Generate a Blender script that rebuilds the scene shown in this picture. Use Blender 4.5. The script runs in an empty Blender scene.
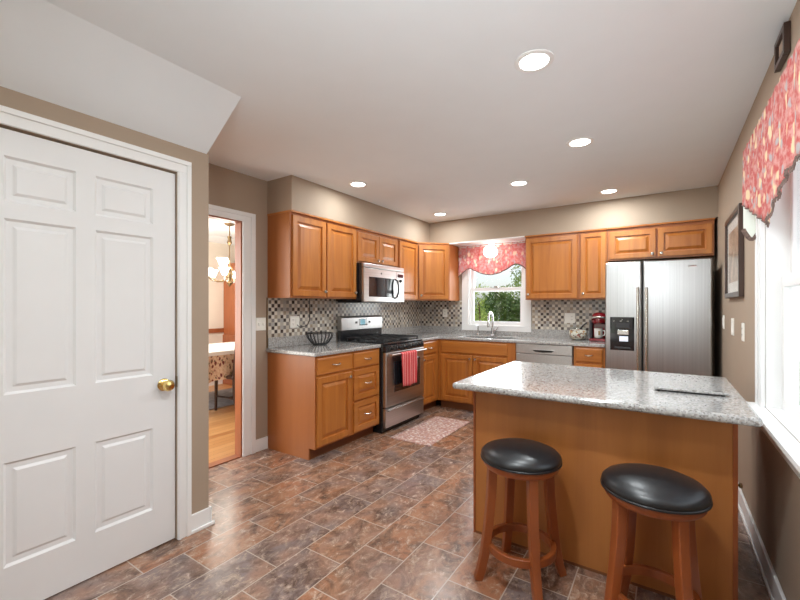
import bpy, bmesh, math, random
from mathutils import Vector, Matrix
random.seed(7)
PI = math.pi
SC = bpy.context.scene
COL = SC.collection

# ------------------------------------------------------------------ camera
cam_d = bpy.data.cameras.new('camera')
cam = bpy.data.objects.new('camera', cam_d); COL.objects.link(cam)
cam.location = (3.044, -5.154, 1.30)
cam.rotation_euler = (PI/2, 0, 0.587)
cam_d.sensor_fit = 'HORIZONTAL'; cam_d.sensor_width = 36
cam_d.lens = 36*400.5/800
cam_d.shift_y = 6/800
cam_d.clip_start = 0.02
SC.camera = cam

# ------------------------------------------------------------------ world, sun, area lights, exposure
SC.view_settings.view_transform = 'Standard'
SC.view_settings.look = 'None'
SC.view_settings.gamma = 1
SC.view_settings.use_curve_mapping = False
SC.view_settings.exposure = 0.33
SC.cycles.use_denoising = True
SC.cycles.max_bounces = 10
SC.cycles.diffuse_bounces = 6
SC.cycles.sample_clamp_indirect = 6
SC.cycles.caustics_reflective = False
SC.cycles.caustics_refractive = False

world = bpy.data.worlds.new('sky'); SC.world = world; world.use_nodes = True
wn = world.node_tree.nodes; wl = world.node_tree.links
wbg = wn['Background']
wsky = wn.new('ShaderNodeTexSky'); wsky.sky_type = 'NISHITA'; wsky.sun_disc = False
wsky.sun_elevation = math.radians(48); wsky.sun_rotation = math.radians(200)
wsky.dust_density = 2.0
whs = wn.new('ShaderNodeHueSaturation'); whs.inputs['Saturation'].default_value = 0.45
wl.new(wsky.outputs[0], whs.inputs['Color']); wl.new(whs.outputs[0], wbg.inputs[0])
wbg.inputs[1].default_value = 0.20

def lamp(name, kind, loc, rot, energy, color=(1, 1, 1), **kw):
    d = bpy.data.lights.new(name, kind); d.energy = energy; d.color = color
    for k, v in kw.items(): setattr(d, k, v)
    o = bpy.data.objects.new(name, d); COL.objects.link(o)
    o.location = loc; o.rotation_euler = rot
    return o
lamp('sun', 'SUN', (0, 0, 10), (math.radians(40), 0, math.radians(-60)), 2.2, (1, .96, .9), angle=0.02)
# daylight through the window by the island, the window over the sink; then added fill lamps with no seen source
lamp('window_daylight_right', 'AREA', (4.0, -3.1, 1.30), (0, PI/2+.30, 0), 10, (.93, .97, 1), shape='RECTANGLE', size=1.5, size_y=1.7)
lamp('window_daylight_back', 'AREA', (1.14, 0.22, 1.62), (-PI/2-.3, 0, 0), 16, (.96, .98, 1), shape='RECTANGLE', size=.8, size_y=1.1)
lamp('rear_fill', 'AREA', (1.45, -7.75, 1.1), (PI/2, 0, 0), 5, (.95, .98, 1), shape='RECTANGLE', size=.9, size_y=1.9)  # added fill from an assumed opening behind the camera
lamp('ceiling_fill', 'AREA', (2.9, -5.5, 1.6), (PI/2+.70, 0, .10), 15, (.90, .97, 1), shape='DISK', size=.35, spread=math.radians(125))  # added fill lamp aimed up at the ceiling; no fixture there
lamp('dining_fill', 'AREA', (-1.6, -4.4, 1.4), (PI/2, 0, 0), 60, (1, .98, .95), shape='RECTANGLE', size=2.2, size_y=1.7)  # added area light standing in for an unseen dining window
CAN_POWER = 9.5

# ------------------------------------------------------------------ node helpers / materials
class NT:
    def __init__(s, name):
        s.m = bpy.data.materials.new(name); s.m.use_nodes = True
        s.n = s.m.node_tree.nodes; s.l = s.m.node_tree.links
        s.b = s.n['Principled BSDF']
    def add(s, t, **kw):
        x = s.n.new(t)
        for k, v in kw.items(): setattr(x, k, v)
        return x
    def put(s, sock, v):
        if hasattr(v, 'is_linked') or isinstance(v, bpy.types.NodeSocket): s.l.new(v, sock)
        else: sock.default_value = v
    def math(s, op, a, b=0.0, c=0.0):
        x = s.add('ShaderNodeMath', operation=op)
        s.put(x.inputs[0], a); s.put(x.inputs[1], b); s.put(x.inputs[2], c)
        return x.outputs[0]
    def mix(s, f, a, b, mode='MIX'):
        x = s.add('ShaderNodeMix', data_type='RGBA', blend_type=mode)
        s.put(x.inputs[0], f); s.put(x.inputs[6], col(a)); s.put(x.inputs[7], col(b))
        return x.outputs[2]
    def ramp(s, f, stops, interp='LINEAR'):
        x = s.add('ShaderNodeValToRGB'); r = x.color_ramp; r.interpolation = interp
        while len(r.elements) < len(stops): r.elements.new(0.5)
        for e, (p, c) in zip(r.elements, stops): e.position = p; e.color = col(c)
        s.l.new(f, x.inputs[0]); return x.outputs[0]
    def coord(s, kind='Object', scale=(1, 1, 1), rot=(0, 0, 0), loc=(0, 0, 0)):
        t = s.add('ShaderNodeTexCoord'); m = s.add('ShaderNodeMapping')
        m.inputs['Scale'].default_value = scale; m.inputs['Rotation'].default_value = rot; m.inputs['Location'].default_value = loc
        s.l.new(t.outputs[kind], m.inputs[0]); return m.outputs[0]
    def world(s):
        return s.add('ShaderNodeNewGeometry').outputs['Position']
    def sep(s, v):
        x = s.add('ShaderNodeSeparateXYZ'); s.l.new(v, x.inputs[0]); return x.outputs
    def comb(s, a, b, c=0.0):
        x = s.add('ShaderNodeCombineXYZ')
        for i, v in enumerate((a, b, c)): s.put(x.inputs[i], v)
        return x.outputs[0]
    def noise(s, vec, scale, detail=4, rough=.5, dist=0.0):
        x = s.add('ShaderNodeTexNoise'); x.inputs['Scale'].default_value = scale
        x.inputs['Detail'].default_value = detail; x.inputs['Roughness'].default_value = rough; x.inputs['Distortion'].default_value = dist
        s.l.new(vec, x.inputs['Vector']); return x.outputs['Fac']
    def white(s, vec):
        x = s.add('ShaderNodeTexWhiteNoise', noise_dimensions='3D'); s.l.new(vec, x.inputs['Vector']); return x.outputs
    def bump(s, h, strength=.2, dist=.01):
        x = s.add('ShaderNodeBump'); x.inputs['Strength'].default_value = strength; x.inputs['Distance'].default_value = dist
        s.l.new(h, x.inputs['Height']); s.l.new(x.outputs[0], s.b.inputs['Normal'])
    def set(s, **kw):
        for k, v in kw.items():
            k = {'color': 'Base Color', 'rough': 'Roughness', 'metal': 'Metallic', 'coat': 'Coat Weight', 'spec': 'Specular IOR Level',
                 'emit': 'Emission Color', 'estr': 'Emission Strength', 'trans': 'Transmission Weight', 'sheen': 'Sheen Weight', 'coatr': 'Coat Roughness', 'alpha': 'Alpha', 'aniso': 'Anisotropic'}[k]
            s.put(s.b.inputs[k], col(v) if isinstance(v, tuple) else v)
        return s.m
def col(c):
    if isinstance(c, tuple): return (c[0], c[1], c[2], 1.0)
    return c
def srgb(r, g, b):
    f = lambda x: (x/255/12.92) if x/255 <= .04045 else ((x/255+.055)/1.055)**2.4
    return (f(r), f(g), f(b))
MAT = {}
def plain(name, c, rough=.5, metal=0, noise=.04, nscale=6, **kw):
    t = NT(name)
    n = t.noise(t.coord(), nscale, 3)
    lo = tuple(max(0, x*(1-noise)) for x in c); hi = tuple(min(1, x*(1+noise)) for x in c)
    t.set(color=t.ramp(n, [(.3, lo), (.7, hi)]), rough=rough, metal=metal, **kw)
    MAT[name] = t.m; return t.m

def wood(name, base, dark, horizontal=None, rough=.33, scale=1.0, coat=.15, axis='z'):
    t = NT(name)
    sc = {'z': (14, 14, 1.1), 'x': (1.1, 14, 14), 'y': (14, 1.1, 14)}[axis]
    sc = tuple(x*scale for x in sc)
    tc = t.add('ShaderNodeTexCoord'); oi = t.add('ShaderNodeObjectInfo')
    off = t.add('ShaderNodeVectorMath', operation='ADD')
    sc3 = t.add('ShaderNodeVectorMath', operation='SCALE'); sc3.inputs[3].default_value = 9.0
    cb = t.comb(oi.outputs['Random'], oi.outputs['Random'], oi.outputs['Random']); t.l.new(cb, sc3.inputs[0])
    t.l.new(tc.outputs['Object'], off.inputs[0]); t.l.new(sc3.outputs[0], off.inputs[1])
    mp = t.add('ShaderNodeMapping'); mp.inputs['Scale'].default_value = sc; t.l.new(off.outputs[0], mp.inputs[0])
    n1 = t.noise(mp.outputs[0], 1.0, 5, .55, .6)
    n2 = t.noise(mp.outputs[0], 5.0, 4, .6)
    c = t.ramp(n1, [(.25, dark), (.5, tuple((a+b)/2 for a, b in zip(base, dark))), (.72, base)])
    c2 = t.mix(t.math('MULTIPLY', n2, .25), c, dark)
    t.set(color=c2, rough=rough, coat=coat, coatr=.3)
    t.bump(n2, .04, .002)
    MAT[name] = t.m; return t.m

HONEY = srgb(200, 129, 58); HONEY_D = srgb(164, 94, 38)
wood('cabinet_wood', HONEY, HONEY_D)
wood('cabinet_wood_across', HONEY, HONEY_D, axis='x')
wood('cabinet_wood_along', HONEY, HONEY_D, axis='y')
wood('panel_wood', srgb(192, 125, 63), srgb(160, 98, 47), scale=.5, rough=.4)
wood('end_panel_wood', srgb(178, 109, 54), srgb(160, 93, 43), scale=.6, rough=.4)
wood('stool_wood', srgb(164, 88, 42), srgb(132, 67, 31), rough=.3)
wood('jamb_wood', srgb(170, 98, 58), srgb(140, 78, 44))
wood('dark_wood', srgb(66, 42, 32), srgb(40, 25, 20))
wood('picture_wood', srgb(74, 50, 38), srgb(46, 30, 24))

plain('wall_paint', srgb(168, 149, 130), .75, noise=.015)
plain('ceiling_paint', srgb(236, 241, 245), .85, noise=.008)
plain('white_trim', srgb(238, 238, 237), .4, noise=.01)
plain('white_door', srgb(232, 232, 232), .42, noise=.01)
plain('white_plastic', srgb(240, 238, 230), .35)
plain('slot_dark', srgb(60, 55, 50), .6)
plain('dining_paint', srgb(228, 216, 200), .8, noise=.015)
plain('black_plastic', (.012, .012, .013), .3)
plain('black_enamel', (.014, .014, .016), .18, coat=.5)
plain('cast_iron', (.02, .02, .021), .6)
plain('rubber_dark', (.03, .03, .03), .7)
plain('nickel', (.62, .60, .56), .25, 1)
plain('chrome', (.8, .8, .82), .08, 1)
plain('brass', (.83, .62, .24), .18, 1)
plain('bronze', (.28, .19, .10), .35, 1)
plain('leather', (.012, .013, .015), .34, nscale=60, noise=.2, coat=.15, coatr=.35)
plain('black_glass', (.015, .016, .02), .05, coat=.6)
plain('red_plastic', srgb(118, 15, 24), .22, coat=.5)
plain('paper', srgb(236, 232, 224), .7)
plain('photo_print', srgb(190, 170, 150), .4, noise=.35, nscale=9)
plain('grass', srgb(120, 150, 74), .9, noise=.4, nscale=3)
plain('pale_ground', srgb(196, 194, 188), .9, noise=.05)  # pale tone chosen so the view through the right window looks bright
plain('bark', srgb(92, 72, 56), .9, noise=.3)
plain('dark_gray', (.035, .035, .037), .45)
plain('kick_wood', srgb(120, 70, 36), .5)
plain('lining', srgb(232, 238, 228), .8)
plain('crystal', (.9, .9, .9), .05, trans=.6)

def stainless():
    for nm, ax, sc in (('steel', 'z', (90, 90, .6)), ('steel_across', 'y', (90, .6, 90))):
        t = NT(nm)
        v = t.coord('Object', sc)
        n = t.noise(v, 1.0, 3, .5)
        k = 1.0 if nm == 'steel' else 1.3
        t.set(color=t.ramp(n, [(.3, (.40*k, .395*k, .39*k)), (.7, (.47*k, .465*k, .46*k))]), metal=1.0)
        t.put(t.b.inputs['Roughness'], t.math('ADD', t.math('MULTIPLY', n, .08), .28))
        t.bump(n, .02, .001)
        MAT[nm] = t.m
stainless()

def granite():
    t = NT('granite'); v = t.coord()
    n1 = t.noise(v, 45, 6, .7)
    vo = t.add('ShaderNodeTexVoronoi'); vo.inputs['Scale'].default_value = 150; t.l.new(v, vo.inputs['Vector'])
    w = t.sep(vo.outputs['Color'])[0]
    base = t.ramp(n1, [(.34, srgb(132, 129, 126)), (.5, srgb(174, 171, 167)), (.66, srgb(197, 195, 191))])
    spk = t.ramp(w, [(0, srgb(84, 78, 74)), (.10, srgb(112, 108, 105)), (.2, srgb(172, 171, 170)), (.72, srgb(206, 206, 204)), (.88, srgb(170, 160, 150))], 'CONSTANT')
    t.set(color=t.mix(.55, base, spk), rough=.12, coat=.3, coatr=.05)
    MAT['granite'] = t.m
granite()

def floor_tile():
    t = NT('floor_tile'); p = t.world(); x, y, z = t.sep(p)
    W, L = .25, .39
    u = t.math('DIVIDE', t.math('SUBTRACT', x, .93), W)
    row = t.math('FLOOR', u)
    par = t.math('MULTIPLY', t.math('PINGPONG', row, 1.0), .5)
    vv = t.math('ADD', t.math('DIVIDE', t.math('ADD', y, 3.64), L), par)
    cl = t.math('FLOOR', vv)
    fu = t.math('FRACT', u); fv = t.math('FRACT', vv)
    du = t.math('MULTIPLY', t.math('MINIMUM', fu, t.math('SUBTRACT', 1.0, fu)), W)
    dv = t.math('MULTIPLY', t.math('MINIMUM', fv, t.math('SUBTRACT', 1.0, fv)), L)
    d = t.math('MINIMUM', du, dv)
    grout = t.math('LESS_THAN', d, .0028)
    wh = t.white(t.comb(row, cl, 3.0))
    off = t.add('ShaderNodeVectorMath', operation='MULTIPLY_ADD')
    t.l.new(wh['Color'], off.inputs[0]); off.inputs[1].default_value = (7, 7, 7); t.l.new(p, off.inputs[2])
    st = t.add('ShaderNodeMapping'); st.inputs['Scale'].default_value = (1.5, 1, 1); st.inputs['Rotation'].default_value = (0, 0, .5); t.l.new(off.outputs[0], st.inputs[0])
    n1 = t.noise(st.outputs[0], 5.5, 10, .72, .7)
    n2 = t.noise(st.outputs[0], 15, 10, .78, .6)
    n3 = t.noise(st.outputs[0], 2.6, 3, .5, .5)
    hue = t.math('ADD', t.math('MULTIPLY', n3, .7), t.math('MULTIPLY', wh['Value'], .3))
    a = t.ramp(hue, [(.34, srgb(132, 116, 112)), (.45, srgb(150, 118, 102)), (.56, srgb(160, 118, 92)), (.70, srgb(160, 106, 76))])
    b = t.mix(t.ramp(n1, [(.36, (1, 1, 1)), (.56, (0, 0, 0))]), a, srgb(84, 64, 54))
    c = t.mix(t.ramp(n2, [(.50, (0, 0, 0)), (.68, (.75, .75, .75))]), b, srgb(200, 176, 156))
    e = t.mix(t.ramp(n2, [(.30, (.8, .8, .8)), (.42, (0, 0, 0))]), c, srgb(62, 50, 46))
    t.set(color=t.mix(grout, e, srgb(184, 168, 154)))
    t.put(t.b.inputs['Roughness'], t.math('ADD', t.math('MULTIPLY', n2, .12), .20))
    t.set(spec=.75)
    h = t.math('SUBTRACT', t.math('MULTIPLY', n2, .5), grout)
    t.bump(h, .07, .003)
    MAT['floor_tile'] = t.m
floor_tile()

def mosaic():
    t = NT('mosaic'); p = t.world(); x, y, z = t.sep(p)
    S = .0345
    u = t.math('DIVIDE', t.math('ADD', x, y), S); v = t.math('DIVIDE', t.math('SUBTRACT', z, 1.009), S)
    iu, iv = t.math('FLOOR', u), t.math('FLOOR', v)
    fu, fv = t.math('FRACT', u), t.math('FRACT', v)
    d = t.math('MINIMUM', t.math('MINIMUM', fu, t.math('SUBTRACT', 1.0, fu)), t.math('MINIMUM', fv, t.math('SUBTRACT', 1.0, fv)))
    grout = t.math('LESS_THAN', d, .06)
    wh = t.white(t.comb(iu, iv, 1.0))['Value']
    parity = t.math('PINGPONG', t.math('ADD', iu, iv), 1.0)
    A = t.ramp(wh, [(0, srgb(214, 206, 192)), (.45, srgb(190, 180, 164)), (.72, srgb(170, 166, 160)), (.9, srgb(226, 220, 208))], 'CONSTANT')
    B = t.ramp(wh, [(0, srgb(70, 60, 56)), (.24, srgb(130, 124, 120)), (.5, srgb(158, 142, 124)), (.7, srgb(108, 94, 84)), (.8, srgb(180, 172, 160))], 'CONSTANT')
    c = t.mix(parity, A, B)
    t.set(color=t.mix(grout, c, srgb(178, 170, 160)), rough=.2)
    t.bump(t.math('SUBTRACT', 1.0, grout), .15, .003)
    MAT['mosaic'] = t.m
mosaic()

def planks():
    t = NT('oak_planks'); p = t.world(); x, y, z = t.sep(p)
    u = t.math('DIVIDE', x, .083); iu = t.math('FLOOR', u)
    wu = t.white(t.comb(iu, 0.0, 0.0))['Value']
    v = t.math('ADD', t.math('DIVIDE', y, 1.1), t.math('MULTIPLY', wu, 5.0)); iv = t.math('FLOOR', v)
    w = t.white(t.comb(iu, iv, 2.0))['Value']
    m = t.add('ShaderNodeMapping'); m.inputs['Scale'].default_value = (30, 2, 1); t.l.new(p, m.inputs[0])
    n = t.noise(m.outputs[0], 1.0, 5, .6)
    c = t.ramp(w, [(0, srgb(196, 140, 84)), (.5, srgb(214, 164, 108)), (1, srgb(176, 118, 68))])
    c = t.mix(t.math('MULTIPLY', n, .35), c, srgb(150, 98, 56))
    g = t.math('LESS_THAN', t.math('FRACT', u), .03)
    t.set(color=t.mix(g, c, srgb(110, 70, 40)), rough=.28)
    MAT['oak_planks'] = t.m
planks()

def floral(name, base, c1, c2, c3, scale, translucent=.0):
    t = NT(name); v = t.coord('Object')
    def blob(sc, seed):
        vo = t.add('ShaderNodeTexVoronoi'); vo.inputs['Scale'].default_value = sc
        mp = t.add('ShaderNodeMapping'); mp.inputs['Location'].default_value = (seed, seed*1.7, seed*.3); mp.inputs['Scale'].default_value = (1, 1, .62); t.l.new(v, mp.inputs[0])
        nz = t.add('ShaderNodeTexNoise'); nz.inputs['Scale'].default_value = sc*1.2; t.l.new(mp.outputs[0], nz.inputs['Vector'])
        ad = t.add('ShaderNodeVectorMath', operation='MULTIPLY_ADD'); t.l.new(nz.outputs['Color'], ad.inputs[0]); ad.inputs[1].default_value = (.8/sc,)*3; t.l.new(mp.outputs[0], ad.inputs[2])
        t.l.new(ad.outputs[0], vo.inputs['Vector']); return vo.outputs['Distance']
    c = t.mix(t.ramp(t.noise(v, scale*1.6, 4, .6), [(.42, (0, 0, 0)), (.6, (1, 1, 1))]), base, c1)
    c = t.mix(t.ramp(blob(scale, 1.3), [(.26, (1, 1, 1)), (.36, (0, 0, 0))]), c, c2)
    c = t.mix(t.ramp(blob(scale*1.3, 5.1), [(.22, (1, 1, 1)), (.32, (0, 0, 0))]), c, c3)
    c = t.mix(t.ramp(blob(scale*.9, 9.4), [(.13, (1, 1, 1)), (.2, (0, 0, 0))]), c, base)
    t.set(color=c, rough=.85)
    if translucent:
        tr = t.add('ShaderNodeBsdfTranslucent'); t.l.new(c, tr.inputs[0])
        mx = t.add('ShaderNodeMixShader'); mx.inputs[0].default_value = translucent
        out = t.n['Material Output']
        t.l.new(t.b.outputs[0], mx.inputs[1]); t.l.new(tr.outputs[0], mx.inputs[2]); t.l.new(mx.outputs[0], out.inputs[0])
    MAT[name] = t.m
floral('valance_fabric', srgb(200, 96, 92), srgb(216, 160, 152), srgb(238, 214, 176), srgb(188, 180, 180), 19, .25)
floral('valance_fabric_backlit', srgb(218, 138, 136), srgb(228, 180, 178), srgb(242, 224, 206), srgb(210, 194, 198), 19, .45)  # paler copy of the valance print; light from behind painted into it
floral('tablecloth_fabric', srgb(214, 188, 160), srgb(196, 160, 134), srgb(112, 44, 44), srgb(110, 96, 70), 22)
floral('rug_fabric', srgb(184, 136, 124), srgb(206, 176, 162), srgb(224, 212, 204), srgb(164, 124, 128), 24)
plain('fringe', srgb(112, 92, 84), .9, noise=.4, nscale=120)
plain('dining_rug_fabric', srgb(150, 146, 146), .95, noise=.2, nscale=14)
plain('white_layer', srgb(240, 238, 234), .8)

def towel():
    t = NT('towel_fabric'); x, y, z = t.sep(t.coord('Object'))
    f = t.math('FRACT', t.math('MULTIPLY', t.math('ADD', y, t.math('MULTIPLY', x, .35)), 22.0))
    c = t.ramp(f, [(0, srgb(206, 62, 66)), (.30, srgb(232, 150, 146)), (.40, srgb(238, 190, 184)), (.5, srgb(200, 54, 60)), (.82, srgb(226, 120, 116)), (.9, srgb(206, 62, 66))], 'CONSTANT')
    t.set(color=c, rough=.95); MAT['towel_fabric'] = t.m
towel()
def emis(name, c, s):
    t = NT(name); t.set(color=c, emit=c, estr=s, rough=.4); MAT[name] = t.m
emis('lamp_lens', (1, .97, .92), 8)
emis('shade_glass', (1, .96, .9), 5)
emis('sink_shade', (1, .95, .86), 4.5)
emis('lcd', (.2, .45, .55), .25)
emis('dispenser_light', (.85, .9, 1), .25)
def glass(name, tint=(1, 1, 1), k=.55):
    t = NT(name)
    tr = t.add('ShaderNodeBsdfTransparent'); tr.inputs[0].default_value = col(tint)
    gl = t.add('ShaderNodeBsdfGlossy'); gl.inputs['Roughness'].default_value = .02
    lw = t.add('ShaderNodeLayerWeight'); lw.inputs[0].default_value = .5
    fr = t.math('ADD', .04*k, t.math('MULTIPLY', t.math('POWER', lw.outputs['Facing'], 5.0), .9*k))
    mx = t.add('ShaderNodeMixShader'); t.l.new(fr, mx.inputs[0]); t.l.new(tr.outputs[0], mx.inputs[1]); t.l.new(gl.outputs[0], mx.inputs[2])
    t.l.new(mx.outputs[0], t.n['Material Output'].inputs[0]); MAT[name] = t.m
glass('window_glass', (.97, .98, .98)); glass('jar_glass', (.93, .95, .94)); glass('picture_glass', (.97, .97, .97), .25)
def leaves(name, a, b):
    t = NT(name); n = t.noise(t.coord(), 2.2, 5, .7)
    c = t.ramp(n, [(.35, a), (.65, b)])
    t.set(color=c, rough=.6)
    tr = t.add('ShaderNodeBsdfTranslucent'); t.l.new(c, tr.inputs[0])
    mx = t.add('ShaderNodeMixShader'); mx.inputs[0].default_value = .35
    t.l.new(t.b.outputs[0], mx.inputs[1]); t.l.new(tr.outputs[0], mx.inputs[2]); t.l.new(mx.outputs[0], t.n['Material Output'].inputs[0])
    MAT[name] = t.m
leaves('leaf_green', srgb(76, 100, 44), srgb(150, 172, 88)); leaves('leaf_dark', srgb(48, 74, 36), srgb(104, 130, 66)); leaves('leaf_yellow', srgb(120, 140, 60), srgb(190, 200, 110))
t_ = NT('pods'); vo_ = t_.add('ShaderNodeTexVoronoi'); vo_.inputs['Scale'].default_value = 55; t_.l.new(t_.coord(), vo_.inputs['Vector'])
t_.set(color=t_.ramp(t_.sep(vo_.outputs['Color'])[0], [(0, srgb(230, 224, 212)), (.4, srgb(120, 84, 60)), (.6, srgb(206, 196, 180)), (.8, srgb(160, 60, 50)), (.9, srgb(200, 160, 110))], 'CONSTANT'), rough=.4)
MAT['pods'] = t_.m

# ------------------------------------------------------------------ mesh builder
class MB:
    def __init__(s): s.v = []; s.f = []
    def add(s, vs, fs):
        k = len(s.v); s.v += [tuple(p) for p in vs]; s.f += [tuple(i+k for i in f) for f in fs]; return s
    def box(s, x0, x1, y0, y1, z0, z1):
        if x0 > x1: x0, x1 = x1, x0
        if y0 > y1: y0, y1 = y1, y0
        if z0 > z1: z0, z1 = z1, z0
        return s.add([(x0,y0,z0),(x1,y0,z0),(x1,y1,z0),(x0,y1,z0),(x0,y0,z1),(x1,y0,z1),(x1,y1,z1),(x0,y1,z1)],
                     [(0,3,2,1),(4,5,6,7),(0,1,5,4),(1,2,6,5),(2,3,7,6),(3,0,4,7)])
    def prism(s, poly, d):
        """closed polygon (list of 3D points) extruded along vector d"""
        n = len(poly); d = Vector(d)
        nrm = Vector((0, 0, 0))
        for i in range(n):
            a, b = Vector(poly[i]), Vector(poly[(i+1) % n]); nrm += a.cross(b)
        if nrm.dot(d) > 0: poly = list(reversed(poly))
        vs = [Vector(p) for p in poly]+[Vector(p)+d for p in poly]
        fs = [tuple(range(n)), tuple(range(2*n-1, n-1, -1))]
        fs += [((i+1) % n, i, n+i, n+(i+1) % n) for i in range(n)]
        return s.add(vs, fs)
    def tube(s, path, r, seg=8, cap=True, up=None, ry=None):
        P = [Vector(p) for p in path]; n = len(P)
        rr = r if isinstance(r, (list, tuple)) else [r]*n
        vs = []; ref = Vector(up) if up else None
        prev = None
        for i, p in enumerate(P):
            t = (P[min(i+1, n-1)]-P[max(i-1, 0)]).normalized()
            if prev is None:
                h = ref if ref and abs(ref.dot(t)) < .95 else (Vector((0, 0, 1)) if abs(t.z) < .9 else Vector((1, 0, 0)))
                a = (h-t*h.dot(t)).normalized()
            else:
                a = (prev-t*prev.dot(t)).normalized()
            prev = a; b = t.cross(a)
            for k in range(seg):
                an = 2*PI*(k+.5)/seg
                vs.append(p+a*(math.cos(an)*rr[i])+b*(math.sin(an)*(rr[i] if ry is None else ry)))
        fs = []
        for i in range(n-1):
            for k in range(seg):
                k2 = (k+1) % seg
                fs.append((i*seg+k, i*seg+k2, (i+1)*seg+k2, (i+1)*seg+k))
        if cap:
            fs.append(tuple(range(seg-1, -1, -1))); fs.append(tuple((n-1)*seg+k for k in range(seg)))
        return s.add(vs, fs)
    def lathe(s, prof, c=(0, 0, 0), axis='z', seg=32):
        """prof: list of (r, h); open ends with r>0 stay open"""
        c = Vector(c); vs = []; n = len(prof)
        for r, h in prof:
            for k in range(seg):
                a = 2*PI*k/seg; x, y = r*math.cos(a), r*math.sin(a)
                p = {'z': (x, y, h), 'x': (h, x, y), 'y': (y, h, x)}[axis]
                vs.append(c+Vector(p))
        fs = []
        for i in range(n-1):
            for k in range(seg):
                k2 = (k+1) % seg
                fs.append((i*seg+k, i*seg+k2, (i+1)*seg+k2, (i+1)*seg+k))
        return s.add(vs, fs)
    def disc(s, r, c, axis='z', seg=32, h=.004):
        return s.lathe([(.0001, h), (r, h), (r, 0), (.0001, 0)], c, axis, seg)
    def rings(s, o, u, v, n, w, h, rings, back=True):
        """nested rectangles: rings [(inset, depth)], first is the back outline"""
        o, u, v, n = Vector(o), Vector(u), Vector(v), Vector(n)
        vs = []
        for ins, d in rings:
            for a, b in ((ins, ins), (w-ins, ins), (w-ins, h-ins), (ins, h-ins)):
                vs.append(o+u*a+v*b+n*d)
        fs = []
        flip = u.cross(v).dot(n) < 0
        for i in range(len(rings)-1):
            for k in range(4):
                k2 = (k+1) % 4
                q = (i*4+k, i*4+k2, (i+1)*4+k2, (i+1)*4+k)
                fs.append(q if not flip else q[::-1])
        m = (len(rings)-1)*4
        top = (m, m+1, m+2, m+3); bot = (3, 2, 1, 0)
        fs += [top if not flip else top[::-1]]
        if back: fs += [bot if not flip else bot[::-1]]
        return s.add(vs, fs)
    def grid_slab(s, xs, ys, filled, z0, z1):
        """plan grid; filled(i,j) -> bool; only outer faces are made"""
        nx, ny = len(xs)-1, len(ys)-1
        F = lambda i, j: 0 <= i < nx and 0 <= j < ny and filled(i, j)
        idx = {}
        vs = []; fs = []
        def V(i, j, k):
            if (i, j, k) not in idx: idx[(i, j, k)] = len(vs); vs.append((xs[i], ys[j], z1 if k else z0))
            return idx[(i, j, k)]
        for i in range(nx):
            for j in range(ny):
                if not F(i, j): continue
                fs.append((V(i,j,1), V(i+1,j,1), V(i+1,j+1,1), V(i,j+1,1)))
                fs.append((V(i,j,0), V(i,j+1,0), V(i+1,j+1,0), V(i+1,j,0)))
                if not F(i-1, j): fs.append((V(i,j+1,0), V(i,j,0), V(i,j,1), V(i,j+1,1)))
                if not F(i+1, j): fs.append((V(i+1,j,0), V(i+1,j+1,0), V(i+1,j+1,1), V(i+1,j,1)))
                if not F(i, j-1): fs.append((V(i,j,0), V(i+1,j,0), V(i+1,j,1), V(i,j,1)))
                if not F(i, j+1): fs.append((V(i+1,j+1,0), V(i,j+1,0), V(i,j+1,1), V(i+1,j+1,1)))
        return s.add(vs, fs)

def root_loc(p):
    while p is not None:
        if 'origin' in p: return Vector(p['origin'])
        p = p.parent
    return Vector((0, 0, 0))
def obj(name, mb, mat, parent=None, smooth=False, bevel=0, seg=2, label=None, loc=None, angle=40):
    """links the builder's content (world coordinates) as ONE mesh object"""
    base = root_loc(parent) if parent is not None else (Vector(loc) if loc is not None else Vector((0, 0, 0)))
    me = bpy.data.meshes.new(name)
    me.from_pydata([tuple(Vector(v)-base) for v in mb.v], [], mb.f); me.validate(); me.update()
    me.materials.append(MAT[mat])
    o = bpy.data.objects.new(name, me); COL.objects.link(o)
    if parent is not None: o.parent = parent
    elif loc is not None: o.location = base; o['origin'] = tuple(base)
    if bevel:
        b = o.modifiers.new('bevel', 'BEVEL'); b.width = bevel; b.segments = seg; b.limit_method = 'ANGLE'; b.angle_limit = math.radians(35); b.harden_normals = False
    if smooth:
        me.shade_smooth(); me.set_sharp_from_angle(angle=math.radians(angle))
    if label: o['label'] = label
    return o
def thing(name, label, cat, loc=(0, 0, 0), group=None):
    o = bpy.data.objects.new(name, None); COL.objects.link(o); o.empty_display_size = .1
    o.location = loc; o['origin'] = loc
    return tag(o, label, cat, group)
def tag(o, label, cat, group=None):
    o['label'] = label; o['category'] = cat
    if group: o['group'] = group
    return o
def struct(name, mb, mat, parent=None, **kw):
    o = obj(name, mb, mat, parent, **kw)
    if parent is None: o['kind'] = 'structure'
    return o
def dup(root, delta, label, group=None):
    """a copy of a thing with copies of its parts and sub-parts"""
    r = root.copy(); COL.objects.link(r)
    r.location = Vector(root.location)+Vector(delta); r['label'] = label
    if group: r['group'] = group
    def kids(a, b):
        for ch in list(a.children):
            c = ch.copy(); COL.objects.link(c); c.parent = b; kids(ch, c)
    kids(root, r)
    return r
X, Y, Z = Vector((1, 0, 0)), Vector((0, 1, 0)), Vector((0, 0, 1))

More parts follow.
